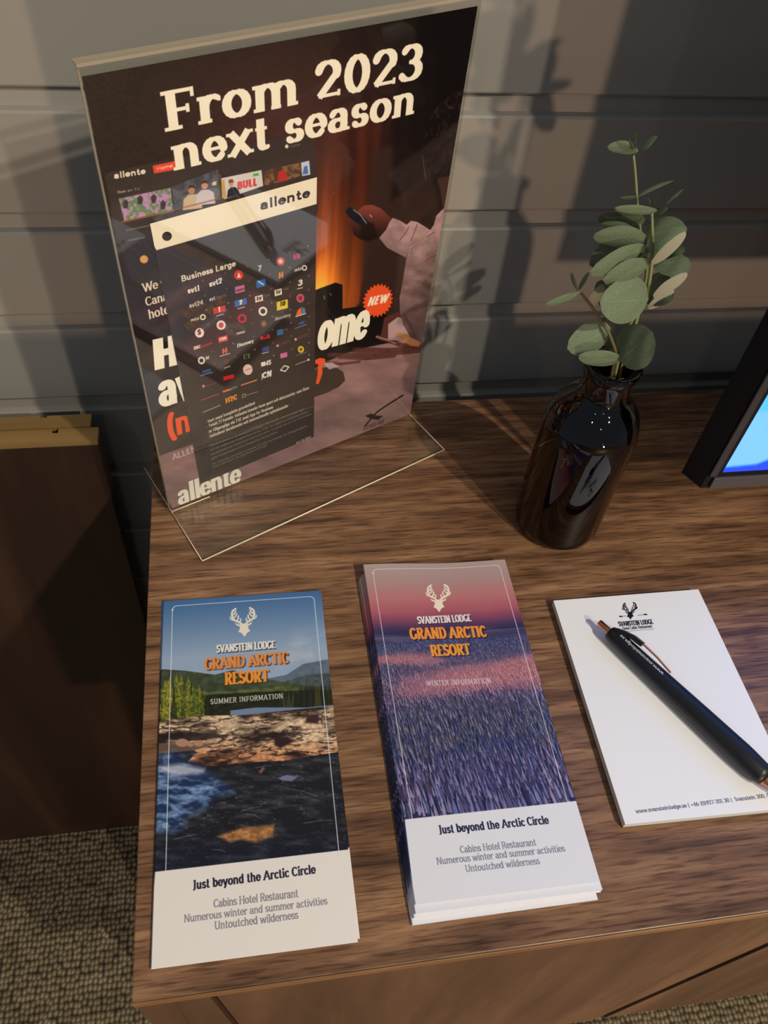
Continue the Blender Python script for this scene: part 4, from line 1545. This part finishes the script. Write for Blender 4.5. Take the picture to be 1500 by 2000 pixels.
def curtain(x, y):
    t_ = np.clip((y - 250) / 330, 0, 1) ** 1.7 * np.clip((742 - x) / 120, 0, 1)
    st_ = .62 + .75 * fbm(x / 16 + y / 260, y / 260 + 3, 60, 3)
    c_ = np.array([66, 26, 17])[None, None] * (1 - t_[..., None]) + np.array([236, 120, 36])[None, None] * t_[..., None]
    hot = np.clip((y - 500) / 80, 0, 1) * np.clip((672 - x) / 50, 0, 1)
    c_ = c_ * st_[..., None] + hot[..., None] * np.array([60, 70, 30])
    return np.clip(c_, 0, 255)


cv.poly([(606, 268), (700, 232), (742, 240), (726, 420), (700, 600), (664, 640), (604, 640)], curtain, 10)
cv.poly([(722, 300), (800, 290), (830, 360), (800, 620), (700, 640), (706, 480)], (54, 36, 31), 10, .9)
cv.poly([(786, 350), (840, 340), (866, 480), (790, 520)], (36, 20, 17), 8)
cv.poly([(780, 120), (850, 100), (836, 360), (760, 400), (762, 260)], (20, 11, 12), 12, .8)
# television edge and dark sideboard in the poster photo
cv.poly([(596, 582), (650, 562), (664, 566), (665, 612), (705, 606), (742, 600), (760, 640), (760, 672), (640, 715), (596, 722)], (12, 8, 9), 1.5)
cv.line([(627, 588), (629, 594)], 2, (150, 120, 90), .8)
cv.line([(639, 583), (642, 587)], 2, (120, 90, 70), .8)
# bed
cv.poly([(748, 628), (775, 616), (795, 620), (790, 660), (740, 672)], (88, 46, 42), 2)


def bed(x, y):
    n_ = fbm(x / 60 + y / 45, y / 22 - x / 90, 70, 4)
    return np.array([150, 116, 116])[None, None] * (.74 + .42 * n_[..., None])


cv.poly([(600, 735), (628, 716), (671, 697), (720, 683), (776, 672), (822, 668), (824, 700), (804, 840), (560, 930), (340, 1003), (318, 950), (303, 896), (372, 868), (480, 830), (600, 792)], bed, 1.5)
for (a_, b_, w_) in (((640, 700), (820, 690), 7), ((690, 690), (822, 682), 9), ((735, 664), (820, 684), 6), ((630, 714), (700, 712), 5), ((660, 704), (770, 700), 6)):
    cv.line([a_, ((a_[0] + b_[0]) / 2, (a_[1] + b_[1]) / 2 + 4), b_], w_, (84, 46, 42), .8)
cv.poly([(596, 738), (616, 726), (650, 722), (668, 732), (672, 748), (660, 760), (636, 772), (596, 786)], (54, 44, 38), 1.5)
cv.poly([(628, 716), (645, 714), (660, 722), (640, 728)], (190, 170, 180), 1.5, .8)
cv.poly([(756, 640), (775, 626), (795, 630), (812, 650), (816, 668), (790, 672), (756, 670)], (178, 150, 156), 1.5)
cv.poly([(770, 662), (775, 655), (815, 662), (818, 682), (800, 680)], (184, 128, 82), 2, .9)
cv.line([(733, 664), (752, 669), (770, 676)], 2.5, (166, 130, 124), .8)
# person seen from behind: dark hair, pale shirt, arm with remote control
cv.poly([(845, 330), (858, 380), (866, 430), (900, 430), (905, 320)], (62, 36, 28), 3)
cv.poly([(914, 176), (882, 188), (853, 212), (834, 244), (824, 282), (822, 312), (828, 338), (838, 352), (856, 356), (880, 350), (910, 330)],
        lambda x, y: np.array([14, 8, 10]) + 46 * np.clip(fbm(x / 5, y / 9, 80, 3) - .52, 0, 1)[..., None] * np.array([2.2, 1.5, 1.6]), 3)
cv.line([(822, 312), (826, 340), (829, 360)], 2, (120, 84, 74), .6)


def shirt(x, y):
    n_ = fbm(x / 22 + y / 34, y / 16 - x / 40, 90, 4)
    lit = np.clip(1.18 - (y - 430) / 420, .55, 1.2)
    return np.array([158, 126, 128])[None, None] * ((.72 + .46 * n_) * lit)[..., None]


cv.poly([(763, 435), (778, 440), (791, 448), (800, 440), (812, 442), (826, 450), (839, 458), (846, 446), (850, 430), (862, 418), (890, 400), (870, 560), (845, 670),
         (818, 672), (800, 664), (786, 640), (779, 616), (778, 590), (786, 545), (791, 512), (770, 502), (752, 493), (736, 474), (748, 454)], shirt, 1.2)
for P_ in ([(791, 512), (800, 495), (820, 478), (846, 462)], [(826, 520), (840, 510), (856, 505)], [(796, 452), (788, 466), (778, 478)], [(812, 448), (806, 464), (800, 478)]):
    cv.line(P_, 3, (92, 62, 64), .65)
cv.line([(846, 450), (828, 474), (800, 492), (795, 508)], 3, (196, 168, 172), .5)
cv.line([(785, 620), (800, 640), (810, 664)], 4, (84, 58, 60), .6)
cv.poly([(676, 420), (690, 424), (704, 412), (720, 410), (738, 416), (760, 436), (750, 458), (736, 474), (716, 480), (700, 478), (686, 470), (678, 450), (674, 440)],
        lambda x, y: np.array([104, 52, 44])[None, None] * np.clip(1.35 - (y - 410) / 62, .22, 1.3)[..., None], 1.6)
cv.poly([(700, 440), (724, 446), (734, 470), (716, 482), (698, 476)], (26, 12, 14), 5, .8)
cv.poly([(668, 424), (674, 415), (686, 418), (712, 440), (716, 450), (700, 452), (684, 442), (674, 434)], (26, 24, 30), 1)
cv.line([(684, 420), (698, 430), (710, 446)], 2, (146, 140, 142), .8)
cv.line([(717, 430), (721, 434)], 2, (190, 150, 130), .8)
# badge
bx0, by0 = 735, 595
pts = []
for i in range(48):
    a_ = i / 48 * 2 * math.pi
    r_ = 33 if i % 2 == 0 else 27.5
    pts.append((bx0 + r_ * .94 * math.cos(a_), by0 + r_ * math.sin(a_) - .15 * r_ * math.cos(a_)))
cv.poly(pts, (232, 84, 40), .8)
cv.text('NEW', (713, 607), (753, 598), (715, 590), (246, 228, 206), .24, .18, slant=.16)
# upper left: television menu picture
cv.poly([(205, 345), (330, 318), (604, 262), (612, 290), (616, 420), (560, 560), (320, 600), (268, 560), (232, 480)], (46, 38, 37), 2)
cv.poly([(230, 452), (300, 430), (320, 520), (262, 560), (244, 520)], (38, 32, 33), 4)
cv.text('allente', (224, 356), (285, 346), (222, 343), (228, 214, 196), .22)
cv.poly([(298, 330), (341, 321), (343, 338), (301, 346)], (226, 72, 50), 1.4)
cv.text('Home', (306, 340), (337, 333), (305, 333), (248, 200, 170), .16)
cv.text('Best on TV', (230, 385), (274, 378), (229, 380), (170, 160, 150), .14)


def tile(q_, seed, c1, c2, sc=7):
    def f(x, y):
        n_ = fbm(x / sc, y / sc, seed, 3)[..., None]
        k_ = np.clip((n_ - .4) * 4, 0, 1)
        return np.array(c1) * (1 - k_) + np.array(c2) * k_
    cv.poly(q_, f, .8)


tile([(233, 395), (333, 374), (338, 418), (244, 440)], 100, (92, 130, 84), (186, 140, 186), 6)
for (x_, y_) in ((246, 402), (274, 394), (300, 392), (318, 404)):
    cv.poly([(x_ - 5, y_), (x_, y_ - 6), (x_ + 6, y_), (x_ + 4, y_ + 12), (x_ - 4, y_ + 13)], (42, 30, 40), 1.2, .85)
cv.line([(240, 441), (338, 420)], 4, (150, 96, 50), .8)
tile([(335, 372), (424, 338), (428, 396), (340, 418)], 101, (62, 62, 72), (92, 92, 106), 16)
for (x_, y_, cs, ch) in ((373, 379, (196, 174, 136), (190, 128, 104)), (398, 370, (198, 190, 196), (194, 140, 116))):
    cv.poly([(x_ - 17, y_ + 40), (x_ - 15, y_ + 18), (x_ - 6, y_ + 9), (x_ + 8, y_ + 8), (x_ + 18, y_ + 14), (x_ + 21, y_ + 36)], cs, 1.2)
    cv.poly([(x_ + 6.5 * math.cos(t), y_ + 8 * math.sin(t)) for t in np.linspace(0, 6.28, 12)], ch, 1)
    cv.poly([(x_ - 7, y_ - 2), (x_ - 5, y_ - 9), (x_ + 4, y_ - 10), (x_ + 8, y_ - 3), (x_, y_ - 5)], (56, 42, 38), 1)
cv.line([(340, 418), (428, 396)], 3, (150, 70, 52), .7)
cv.poly([(430, 356), (508, 340), (511, 372), (436, 398)], (208, 204, 200), 1)
cv.poly([(430, 360), (436, 358), (440, 396), (432, 396)], (196, 160, 90), 1)
cv.poly([(441, 395), (443, 380), (449, 374), (458, 374), (464, 382), (466, 388)], (28, 32, 44), 1)
cv.poly([(449 + 4.5 * math.cos(t), 367 + 6.5 * math.sin(t)) for t in np.linspace(0, 6.28, 12)], (188, 150, 136), .8)
cv.poly([(444, 366), (445, 359), (452, 358), (455, 364)], (150, 60, 50), .8)
cv.text('BULL', (461, 379), (500, 371), (459, 364), (206, 52, 62), .28, .22)
cv.poly([(491, 348), (502, 346), (503, 351), (492, 353)], (70, 170, 90), .8)
tile([(511, 342), (582, 326), (586, 352), (514, 372)], 103, (70, 44, 34), (130, 92, 60), 8)
cv.poly([(538, 366), (540, 345), (548, 340), (556, 346), (560, 360)], (176, 40, 32), 1.6)
cv.poly([(584, 326), (600, 322), (602, 350), (586, 353)], (190, 200, 220), 1)
cv.poly([(587, 350), (590, 334), (596, 332), (598, 348)], (70, 110, 180), 1)
cv.poly([(413, 364), (421, 362), (421, 369), (413, 371)], (214, 196, 160), 1)
cv.text('Ikoner', (563, 296), (584, 292), (562, 291), (120, 104, 96), .12)
cv.poly([(553, 294), (557, 288), (561, 294), (557, 298)], (226, 218, 200), 1)
cv.line([(248, 458), (296, 448)], 3, (160, 150, 140), .5)
cv.line([(252, 478), (282, 472)], 3, (170, 165, 160), .5)
cv.poly([(282 + 8 * math.cos(t), 515 + 8 * math.sin(t)) for t in np.linspace(0, 6.28, 14)], (218, 160, 90), 1.5)
# headline
cv.text('From 2023', (322, 263), (822, 158), (314, 182), (244, 232, 212), .27, .10, True, shadow=None)
cv.text('next season', (338, 341), (806, 229), (330, 271), (244, 232, 212), .26, .10, True)
# lower left words, the leaflet covers the rest
cv.text('We will', (281, 580), (345, 561), (278, 563), (226, 212, 196), .16, .08, True)
cv.text('Canal+ at', (286, 607), (366, 584), (283, 590), (226, 212, 196), .16, .08, True)
cv.text('hotel', (292, 632), (336, 619), (289, 614), (226, 212, 196), .16, .08, True)
cv.poly([(282, 740), (300, 732), (330, 760), (400, 800), (380, 870), (303, 897)], (56, 47, 40), 3)
cv.text('H', (300, 732), (352, 719), (290, 674), (246, 236, 218), .28, .22)
cv.text('ome', (616, 694), (712, 666), (611, 618), (246, 236, 218), .165, .10)
cv.text('avail', (314, 803), (446, 763), (304, 734), (246, 236, 218), .18, .11)
cv.text('(now', (327, 862), (440, 824), (320, 816), (232, 84, 40), .17, .13)
cv.poly([(612, 710), (622, 706), (632, 708), (632, 716), (626, 718), (627, 735), (620, 755), (614, 756), (617, 738), (618, 718), (612, 718)], (232, 84, 40), 1)
cv.text('ALLENTE.SE', (337, 903), (420, 870), (335, 892), (190, 168, 168), .13)
cv.text('allente', (350, 988), (470, 941), (343, 952), (246, 236, 220), .17, .09)
# small mark lower right
cv.line(spline([(713, 832), (734, 808), (757, 792), (786, 774)], 5), 4.6, (34, 26, 30))
cv.poly([(712, 814), (724, 809), (738, 814), (726, 820)], (34, 26, 30), .8)
cv.poly([(724, 819), (736, 813), (748, 813), (738, 821)], (34, 26, 30), .8)
cv.text('STARLINK', (709, 842), (750, 826), (708, 835), (78, 56, 62), .16)
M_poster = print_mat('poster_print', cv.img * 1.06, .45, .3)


def thin_print(name, px, off, th, mat):
    P = sp_(px, off)
    Q = [p - SN * th for p in P]
    bm = bmesh.new()
    uvl = bm.loops.layers.uv.new('UVMap')
    fr_ = [bm.verts.new(p) for p in P]
    bk_ = [bm.verts.new(p) for p in Q]
    uv_ = [(0, 1), (1, 1), (1, 0), (0, 0)]
    # subdivided front so the print keeps its perspective
    f = bm.faces.new([fr_[i] for i in (3, 2, 1, 0)])
    for l, i in zip(f.loops, (3, 2, 1, 0)):
        l[uvl].uv = uv_[i]
    f.material_index = 0
    f2 = bm.faces.new(bk_)
    f2.material_index = 1
    for i in range(4):
        s_ = bm.faces.new([fr_[i], fr_[(i + 1) % 4], bk_[(i + 1) % 4], bk_[i]])
        s_.material_index = 1
    return obj(name, bm, [mat, M_paper])


def exact_uv(o, quad_px, n=18):
    """replace the single front face by a grid so uv is projectively right for a sheet that is not a perfect rectangle"""
    return o


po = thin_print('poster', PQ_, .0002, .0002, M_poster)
tag(po, 'dark television poster with large white words inside the clear sign holder', 'poster')

# ---- channel leaflet in front of it
LQ = [(293, 437), (619, 346), (613, 853), (392, 945)]
cv = Canvas(760, 1500, LQ, (44, 38, 37))
X, Y = cv.X, cv.Y
cv.poly([(286, 438), (625, 340), (625, 399), (620, 401), (306, 492), (300, 480)], (240, 230, 208), 1)
cv.poly([(326.5 + 9.5 * math.cos(t), 463.5 + 9.5 * math.sin(t)) for t in np.linspace(0, 6.28, 20)], (30, 26, 30), .8)
cv.text('allente', (508, 413), (605, 387), (504, 393), (40, 34, 40), .23, .19)
cv.text('Business Large', (355, 557), (460, 526), (352, 545), (232, 222, 206), .2, .17)
W3 = lambda x, y: (240 + x / 3.75, 420 + y / 3.75)
W4 = lambda x, y: (240 + x / 3.75, 680 + y / 3.75)


def wtxt(s_, F_, x0, y0, x1, y1, h_, col, w_=.2, **k_):
    cv.text(s_, F_(x0, y0), F_(x1, y1), F_(x0 - h_ * .2, y0 - h_), col, w_, w_ * .85, **k_)


WH = (232, 226, 216)
wtxt('svt1', W3, 478, 602, 566, 580, 42, WH, .24)
wtxt('svt2', W3, 634, 554, 728, 524, 42, WH, .24)
wtxt('svt24', W3, 490, 710, 590, 682, 34, (200, 196, 190), .2)
wtxt('svt', W3, 634, 662, 676, 650, 30, (190, 186, 182), .22)
wtxt('barn', W3, 684, 648, 756, 628, 28, (110, 96, 92), .16)


def disc(F_, x, y, r, col, ring=None, a=1.0):
    cv.poly([F_(x + r * math.cos(t), y + r * 1.08 * math.sin(t)) for t in np.linspace(0, 6.28, 18)][:-1], col, .8, a)
    if ring:
        cv.poly([F_(x + r * .55 * math.cos(t), y + r * .6 * math.sin(t)) for t in np.linspace(0, 6.28, 14)][:-1], ring, .8, a)


def block(F_, x0, y0, x1, y1, col, sl_=-.26):
    w_ = x1 - x0
    cv.poly([F_(x0, y0), F_(x1, y0 + sl_ * w_), F_(x1 + 3, y1 + sl_ * w_), F_(x0 + 3, y1)], col, .8)


disc(W3, 844, 466, 34, (208, 48, 46))
cv.poly([W3(844, 445), W3(862, 482), W3(832, 488)], (240, 220, 210), .8)
wtxt('7', W3, 980, 442, 1010, 434, 42, (196, 190, 214), .26)
disc(W3, 1145, 366, 30, (196, 74, 62), (232, 190, 180))
block(W3, 1240, 318, 1290, 355, (196, 42, 108))
cv.line([W3(1262, 300), W3(1262, 350)], 2, (60, 30, 40))
wtxt('mtv', W3, 1250, 446, 1305, 430, 26, (210, 206, 200), .24)
disc(W3, 1326, 415, 20, (236, 230, 220), (44, 38, 37))
wtxt('H', W3, 1128, 498, 1166, 488, 44, (222, 122, 48), .3)
block(W3, 968, 512, 1034, 566, (34, 108, 180))
cv.line([W3(985, 515), W3(1020, 540)], 2, (200, 220, 236))
block(W3, 816, 556, 884, 606, (196, 110, 148))
cv.line([W3(828, 584), W3(876, 570)], 3, (90, 40, 64))
wtxt('3', W3, 1276, 552, 1312, 544, 44, WH, .26)
cv.line([W3(1274, 572), W3(1312, 562)], 1.6, WH)
block(W3, 1098, 582, 1154, 628, (226, 216, 196))
wtxt('tv', W3, 1110, 612, 1146, 602, 30, (44, 38, 40), .24)
wtxt('Tv4', W3, 1164, 590, 1206, 578, 22, (120, 108, 104), .18)
block(W3, 958, 628, 1014, 674, (226, 216, 196))
wtxt('tv', W3, 970, 660, 1006, 650, 30, (44, 38, 40), .24)
wtxt('Tv4', W3, 1024, 638, 1062, 628, 22, (120, 108, 104), .18)
disc(W3, 1296, 640, 30, (196, 96, 122), (150, 30, 60))
block(W3, 660, 712, 746, 758, (206, 52, 58))
wtxt('1', W3, 694, 742, 716, 736, 34, WH, .3)
cv.line([W3(684, 770), W3(732, 757)], 1.8, (200, 190, 190))
block(W3, 812, 660, 898, 706, (44, 110, 180))
wtxt('2', W3, 846, 690, 870, 684, 34, WH, .3)
cv.line([W3(836, 718), W3(884, 705)], 1.8, (190, 200, 210))
block(W3, 1116, 670, 1200, 734, (222, 206, 44))
wtxt('10', W3, 1140, 704, 1182, 694, 34, (40, 38, 30), .28)
cv.poly([W3(1262, 770), W3(1275, 730), W3(1300, 708), W3(1310, 760)], (226, 106, 60), 1)
cv.poly([W3(1304, 706), W3(1330, 712), W3(1338, 745), W3(1312, 758)], (80, 124, 176), 1)
cv.line([W3(1262, 776), W3(1336, 752)], 2, (214, 208, 204))
wtxt('mtv', W3, 500, 812, 560, 796, 24, (210, 206, 200), .24)
disc(W3, 586, 778, 21, (236, 230, 220), (44, 38, 37))
disc(W3, 716, 838, 33, (230, 220, 212), (198, 50, 50))
disc(W3, 866, 790, 32, (196, 34, 52), (60, 30, 36))
disc(W3, 1014, 738, 32, (236, 230, 220), (50, 42, 42))
disc(W3, 562, 894, 33, (234, 228, 222))
wtxt('S', W3, 550, 912, 574, 905, 40, (150, 24, 44), .26)
disc(W3, 1020, 830, 24, (104, 80, 50), (150, 120, 70))
wtxt('Bloomberg', W3, 1104, 808, 1222, 772, 24, (180, 174, 168), .17)
block(W3, 1120, 876, 1166, 916, (62, 110, 160))
wtxt('Fox', W3, 1172, 884, 1206, 874, 20, (90, 90, 104), .18)
cv.line([W3(1256, 862), W3(1342, 832)], 1.6, (128, 134, 148))
cv.poly([W3(1278, 834), W3(1300, 812), W3(1334, 808), W3(1318, 828)], (44, 92, 170), 1)
block(W3, 694, 928, 762, 970, (206, 66, 58))
wtxt('CNN', W3, 704, 956, 754, 942, 22, (240, 220, 210), .24)
wtxt('news', W3, 824, 912, 884, 896, 24, (190, 184, 180), .22)
wtxt('BBC', W3, 522, 1020, 572, 1004, 24, (214, 208, 200), .26)
cv.line([W3(576, 996), W3(646, 970)], 4.5, (150, 44, 44))
wtxt('Discovery', W3, 828, 1004, 946, 966, 26, (222, 216, 210), .2)
cv.poly([W3(990, 925), W3(1060, 904), W3(1070, 932), W3(1000, 948)], (198, 44, 50), 1)
wtxt('ID', W3, 1015, 936, 1046, 928, 20, (44, 30, 34), .3)
wtxt('KANAL', W3, 1134, 990, 1226, 962, 20, (116, 50, 62), .18)
disc(W3, 1126, 988, 9, (220, 150, 160))
wtxt('SPORT', W3, 1278, 940, 1360, 914, 20, (116, 50, 62), .18)
disc(W3, 1262, 940, 9, (230, 170, 170))
disc(W3, 576, 1096, 26, (232, 226, 220), (56, 48, 48))
wtxt('W', W3, 606, 1092, 632, 1084, 22, (220, 214, 208), .22)
wtxt('H', W3, 722, 1052, 762, 1040, 38, (224, 104, 56), .3)
cv.line([W3(708, 1066), W3(776, 1046)], 1.8, (210, 200, 196))
block(W3, 872, 1056, 914, 1090, (96, 130, 72))
wtxt('N', W3, 880, 1088, 908, 1080, 28, (30, 40, 30), .25)
block(W3, 1010, 1004, 1060, 1034, (52, 74, 140))
cv.line([W3(1010, 1046), W3(1058, 1034)], 2, (180, 184, 196))
block(W3, 1146, 1046, 1198, 1080, (206, 110, 160))
disc(W3, 1302, 1012, 23, (228, 200, 44), (120, 104, 40))
cv.line([W3(1266, 1056), W3(1346, 1030)], 1.4, (130, 126, 122))
cv.line([W4(570, 232), W4(652, 206)], 1.6, (140, 150, 160))
block(W4, 580, 196, 640, 216, (38, 94, 146))
wtxt('Z', W4, 736, 146, 770, 136, 34, (130, 28, 40), .26)
cv.line([W4(736, 178), W4(778, 164)], 1.8, (190, 180, 176))
disc(W4, 904, 188, 36, (226, 196, 190))
cv.poly([W4(915, 205), W4(935, 200), W4(908, 226)], (226, 196, 190), 1)
cv.line([W4(884, 194), W4(926, 180)], 1.6, (170, 90, 90))
block(W4, 1002, 136, 1036, 166, (230, 224, 218))
wtxt('4S', W4, 1038, 160, 1078, 148, 34, (230, 224, 218), .22)
wtxt('CN', W4, 1014, 252, 1084, 232, 42, (232, 226, 220), .24)
cv.line([W4(1012, 258), W4(1012, 218), W4(1082, 198)], 1.4, (232, 226, 220))
cv.line([W4(1150, 188), W4(1178, 156), W4(1212, 164), W4(1186, 196), W4(1150, 188)], 2.6, (226, 220, 210))
cv.line([W4(1262, 148), W4(1356, 112)], 2, (170, 140, 140))
disc(W4, 1358, 110, 8, (226, 216, 220))
block(W4, 728, 240, 804, 268, (200, 36, 44))
cv.line([W4(574, 322), W4(676, 284)], 3, (112, 44, 48))
disc(W4, 590, 306, 9, (226, 150, 150))
cv.line([W4(730, 346), W4(786, 328)], 4, (218, 122, 60))
cv.line([W4(788, 326), W4(820, 312)], 4, (70, 120, 150))
cv.line([W4(858, 300), W4(970, 262)], 3, (196, 130, 80))
cv.line([W4(576, 408), W4(696, 362)], 2.4, (150, 66, 66))
cv.line([W4(590, 492), W4(706, 444)], 2.4, (150, 144, 140))
wtxt('H2C', W4, 744, 432, 830, 400, 36, (226, 140, 50), .26)
cv.line([W4(866, 388), W4(866, 366), W4(888, 360), W4(888, 382), W4(866, 388)], 1.4, (150, 146, 110))
cv.line([W4(894, 372), W4(980, 344)], 2.2, (120, 112, 108))
rng = np.random.default_rng(44)
for (x_, y_) in ((586, 505), (748, 452), (906, 402), (1062, 352), (1210, 300), (1354, 252), (600, 618), (756, 566), (914, 514), (1066, 462), (1212, 412), (1356, 366), (612, 724),
                 (770, 674), (922, 622), (1072, 572), (1216, 522), (1358, 472), (624, 830), (780, 776), (930, 726), (1078, 676), (1218, 626), (1358, 576), (792, 876), (938, 826),
                 (1084, 776), (1222, 726), (1358, 676), (800, 974), (946, 922), (1088, 872), (1226, 822), (1360, 774), (654, 1028), (812, 1072), (954, 1018), (1092, 966), (1230, 916), (1360, 868),
                 (1098, 1058), (1232, 1012), (1362, 962), (1362, 1050), (668, 408 + 1000 - 290)):
    disc(W3, x_, y_, 6, (176, 92, 84) if rng.random() < .7 else (170, 160, 150), a=.7)
TX = (186, 178, 166)
wtxt('- Vart mest kompletta grundutbud', W4, 606, 576, 962, 432, 22, TX, .2)
wtxt('- Totalt 27 kanaler, inklusive kanaler inom sport och dokumentar, som finns', W4, 612, 606, 1362, 318, 22, TX, .2)
wtxt('ar tillgangliga via TVE med App for Business', W4, 628, 640, 1098, 458, 22, TX, .2)
wtxt('- Inkluderar barnkanaler och internationella nyhetskanaler', W4, 620, 680, 1210, 446, 22, TX, .2)
TG = (120, 114, 104)
for (x0, y0, x1, y1, s_) in ((630, 740, 1330, 462, 'Allente levererar tv via satellit och bredband. Alla kanaler i abonnemanget ingar'),
                             (636, 768, 1350, 484, 'och kan andras utan foregaende avisering. Priser och utbud kan komma att andras'),
                             (640, 798, 1380, 496, 'kanalpaketet kan kombineras med andra paket. Kontakta oss for mer information'),
                             (646, 826, 1130, 628, 'galler vid tecknande av avtal. Prisuppgifter exklusive moms'),
                             (654, 864, 1350, 580, 'For fullstandig information om kanaler och villkor se hemsidan for foretagskunder nu'),
                             (656, 886, 1060, 718, 'Med reservation for eventuella andringar')):
    wtxt(s_, W4, x0, y0, x1, y1, 14, TG, .15)
wtxt('ALE-10-2022', W4, 1268, 704, 1376, 658, 14, TX, .18)
M_leafl = print_mat('leaflet_print', cv.img * 1.05, .3, .4, coat=1.0)
le = thin_print('leaflet', LQ, .0008, .0004, M_leafl)
tag(le, 'narrow dark channel list leaflet with white top strip, in front of the poster', 'leaflet')
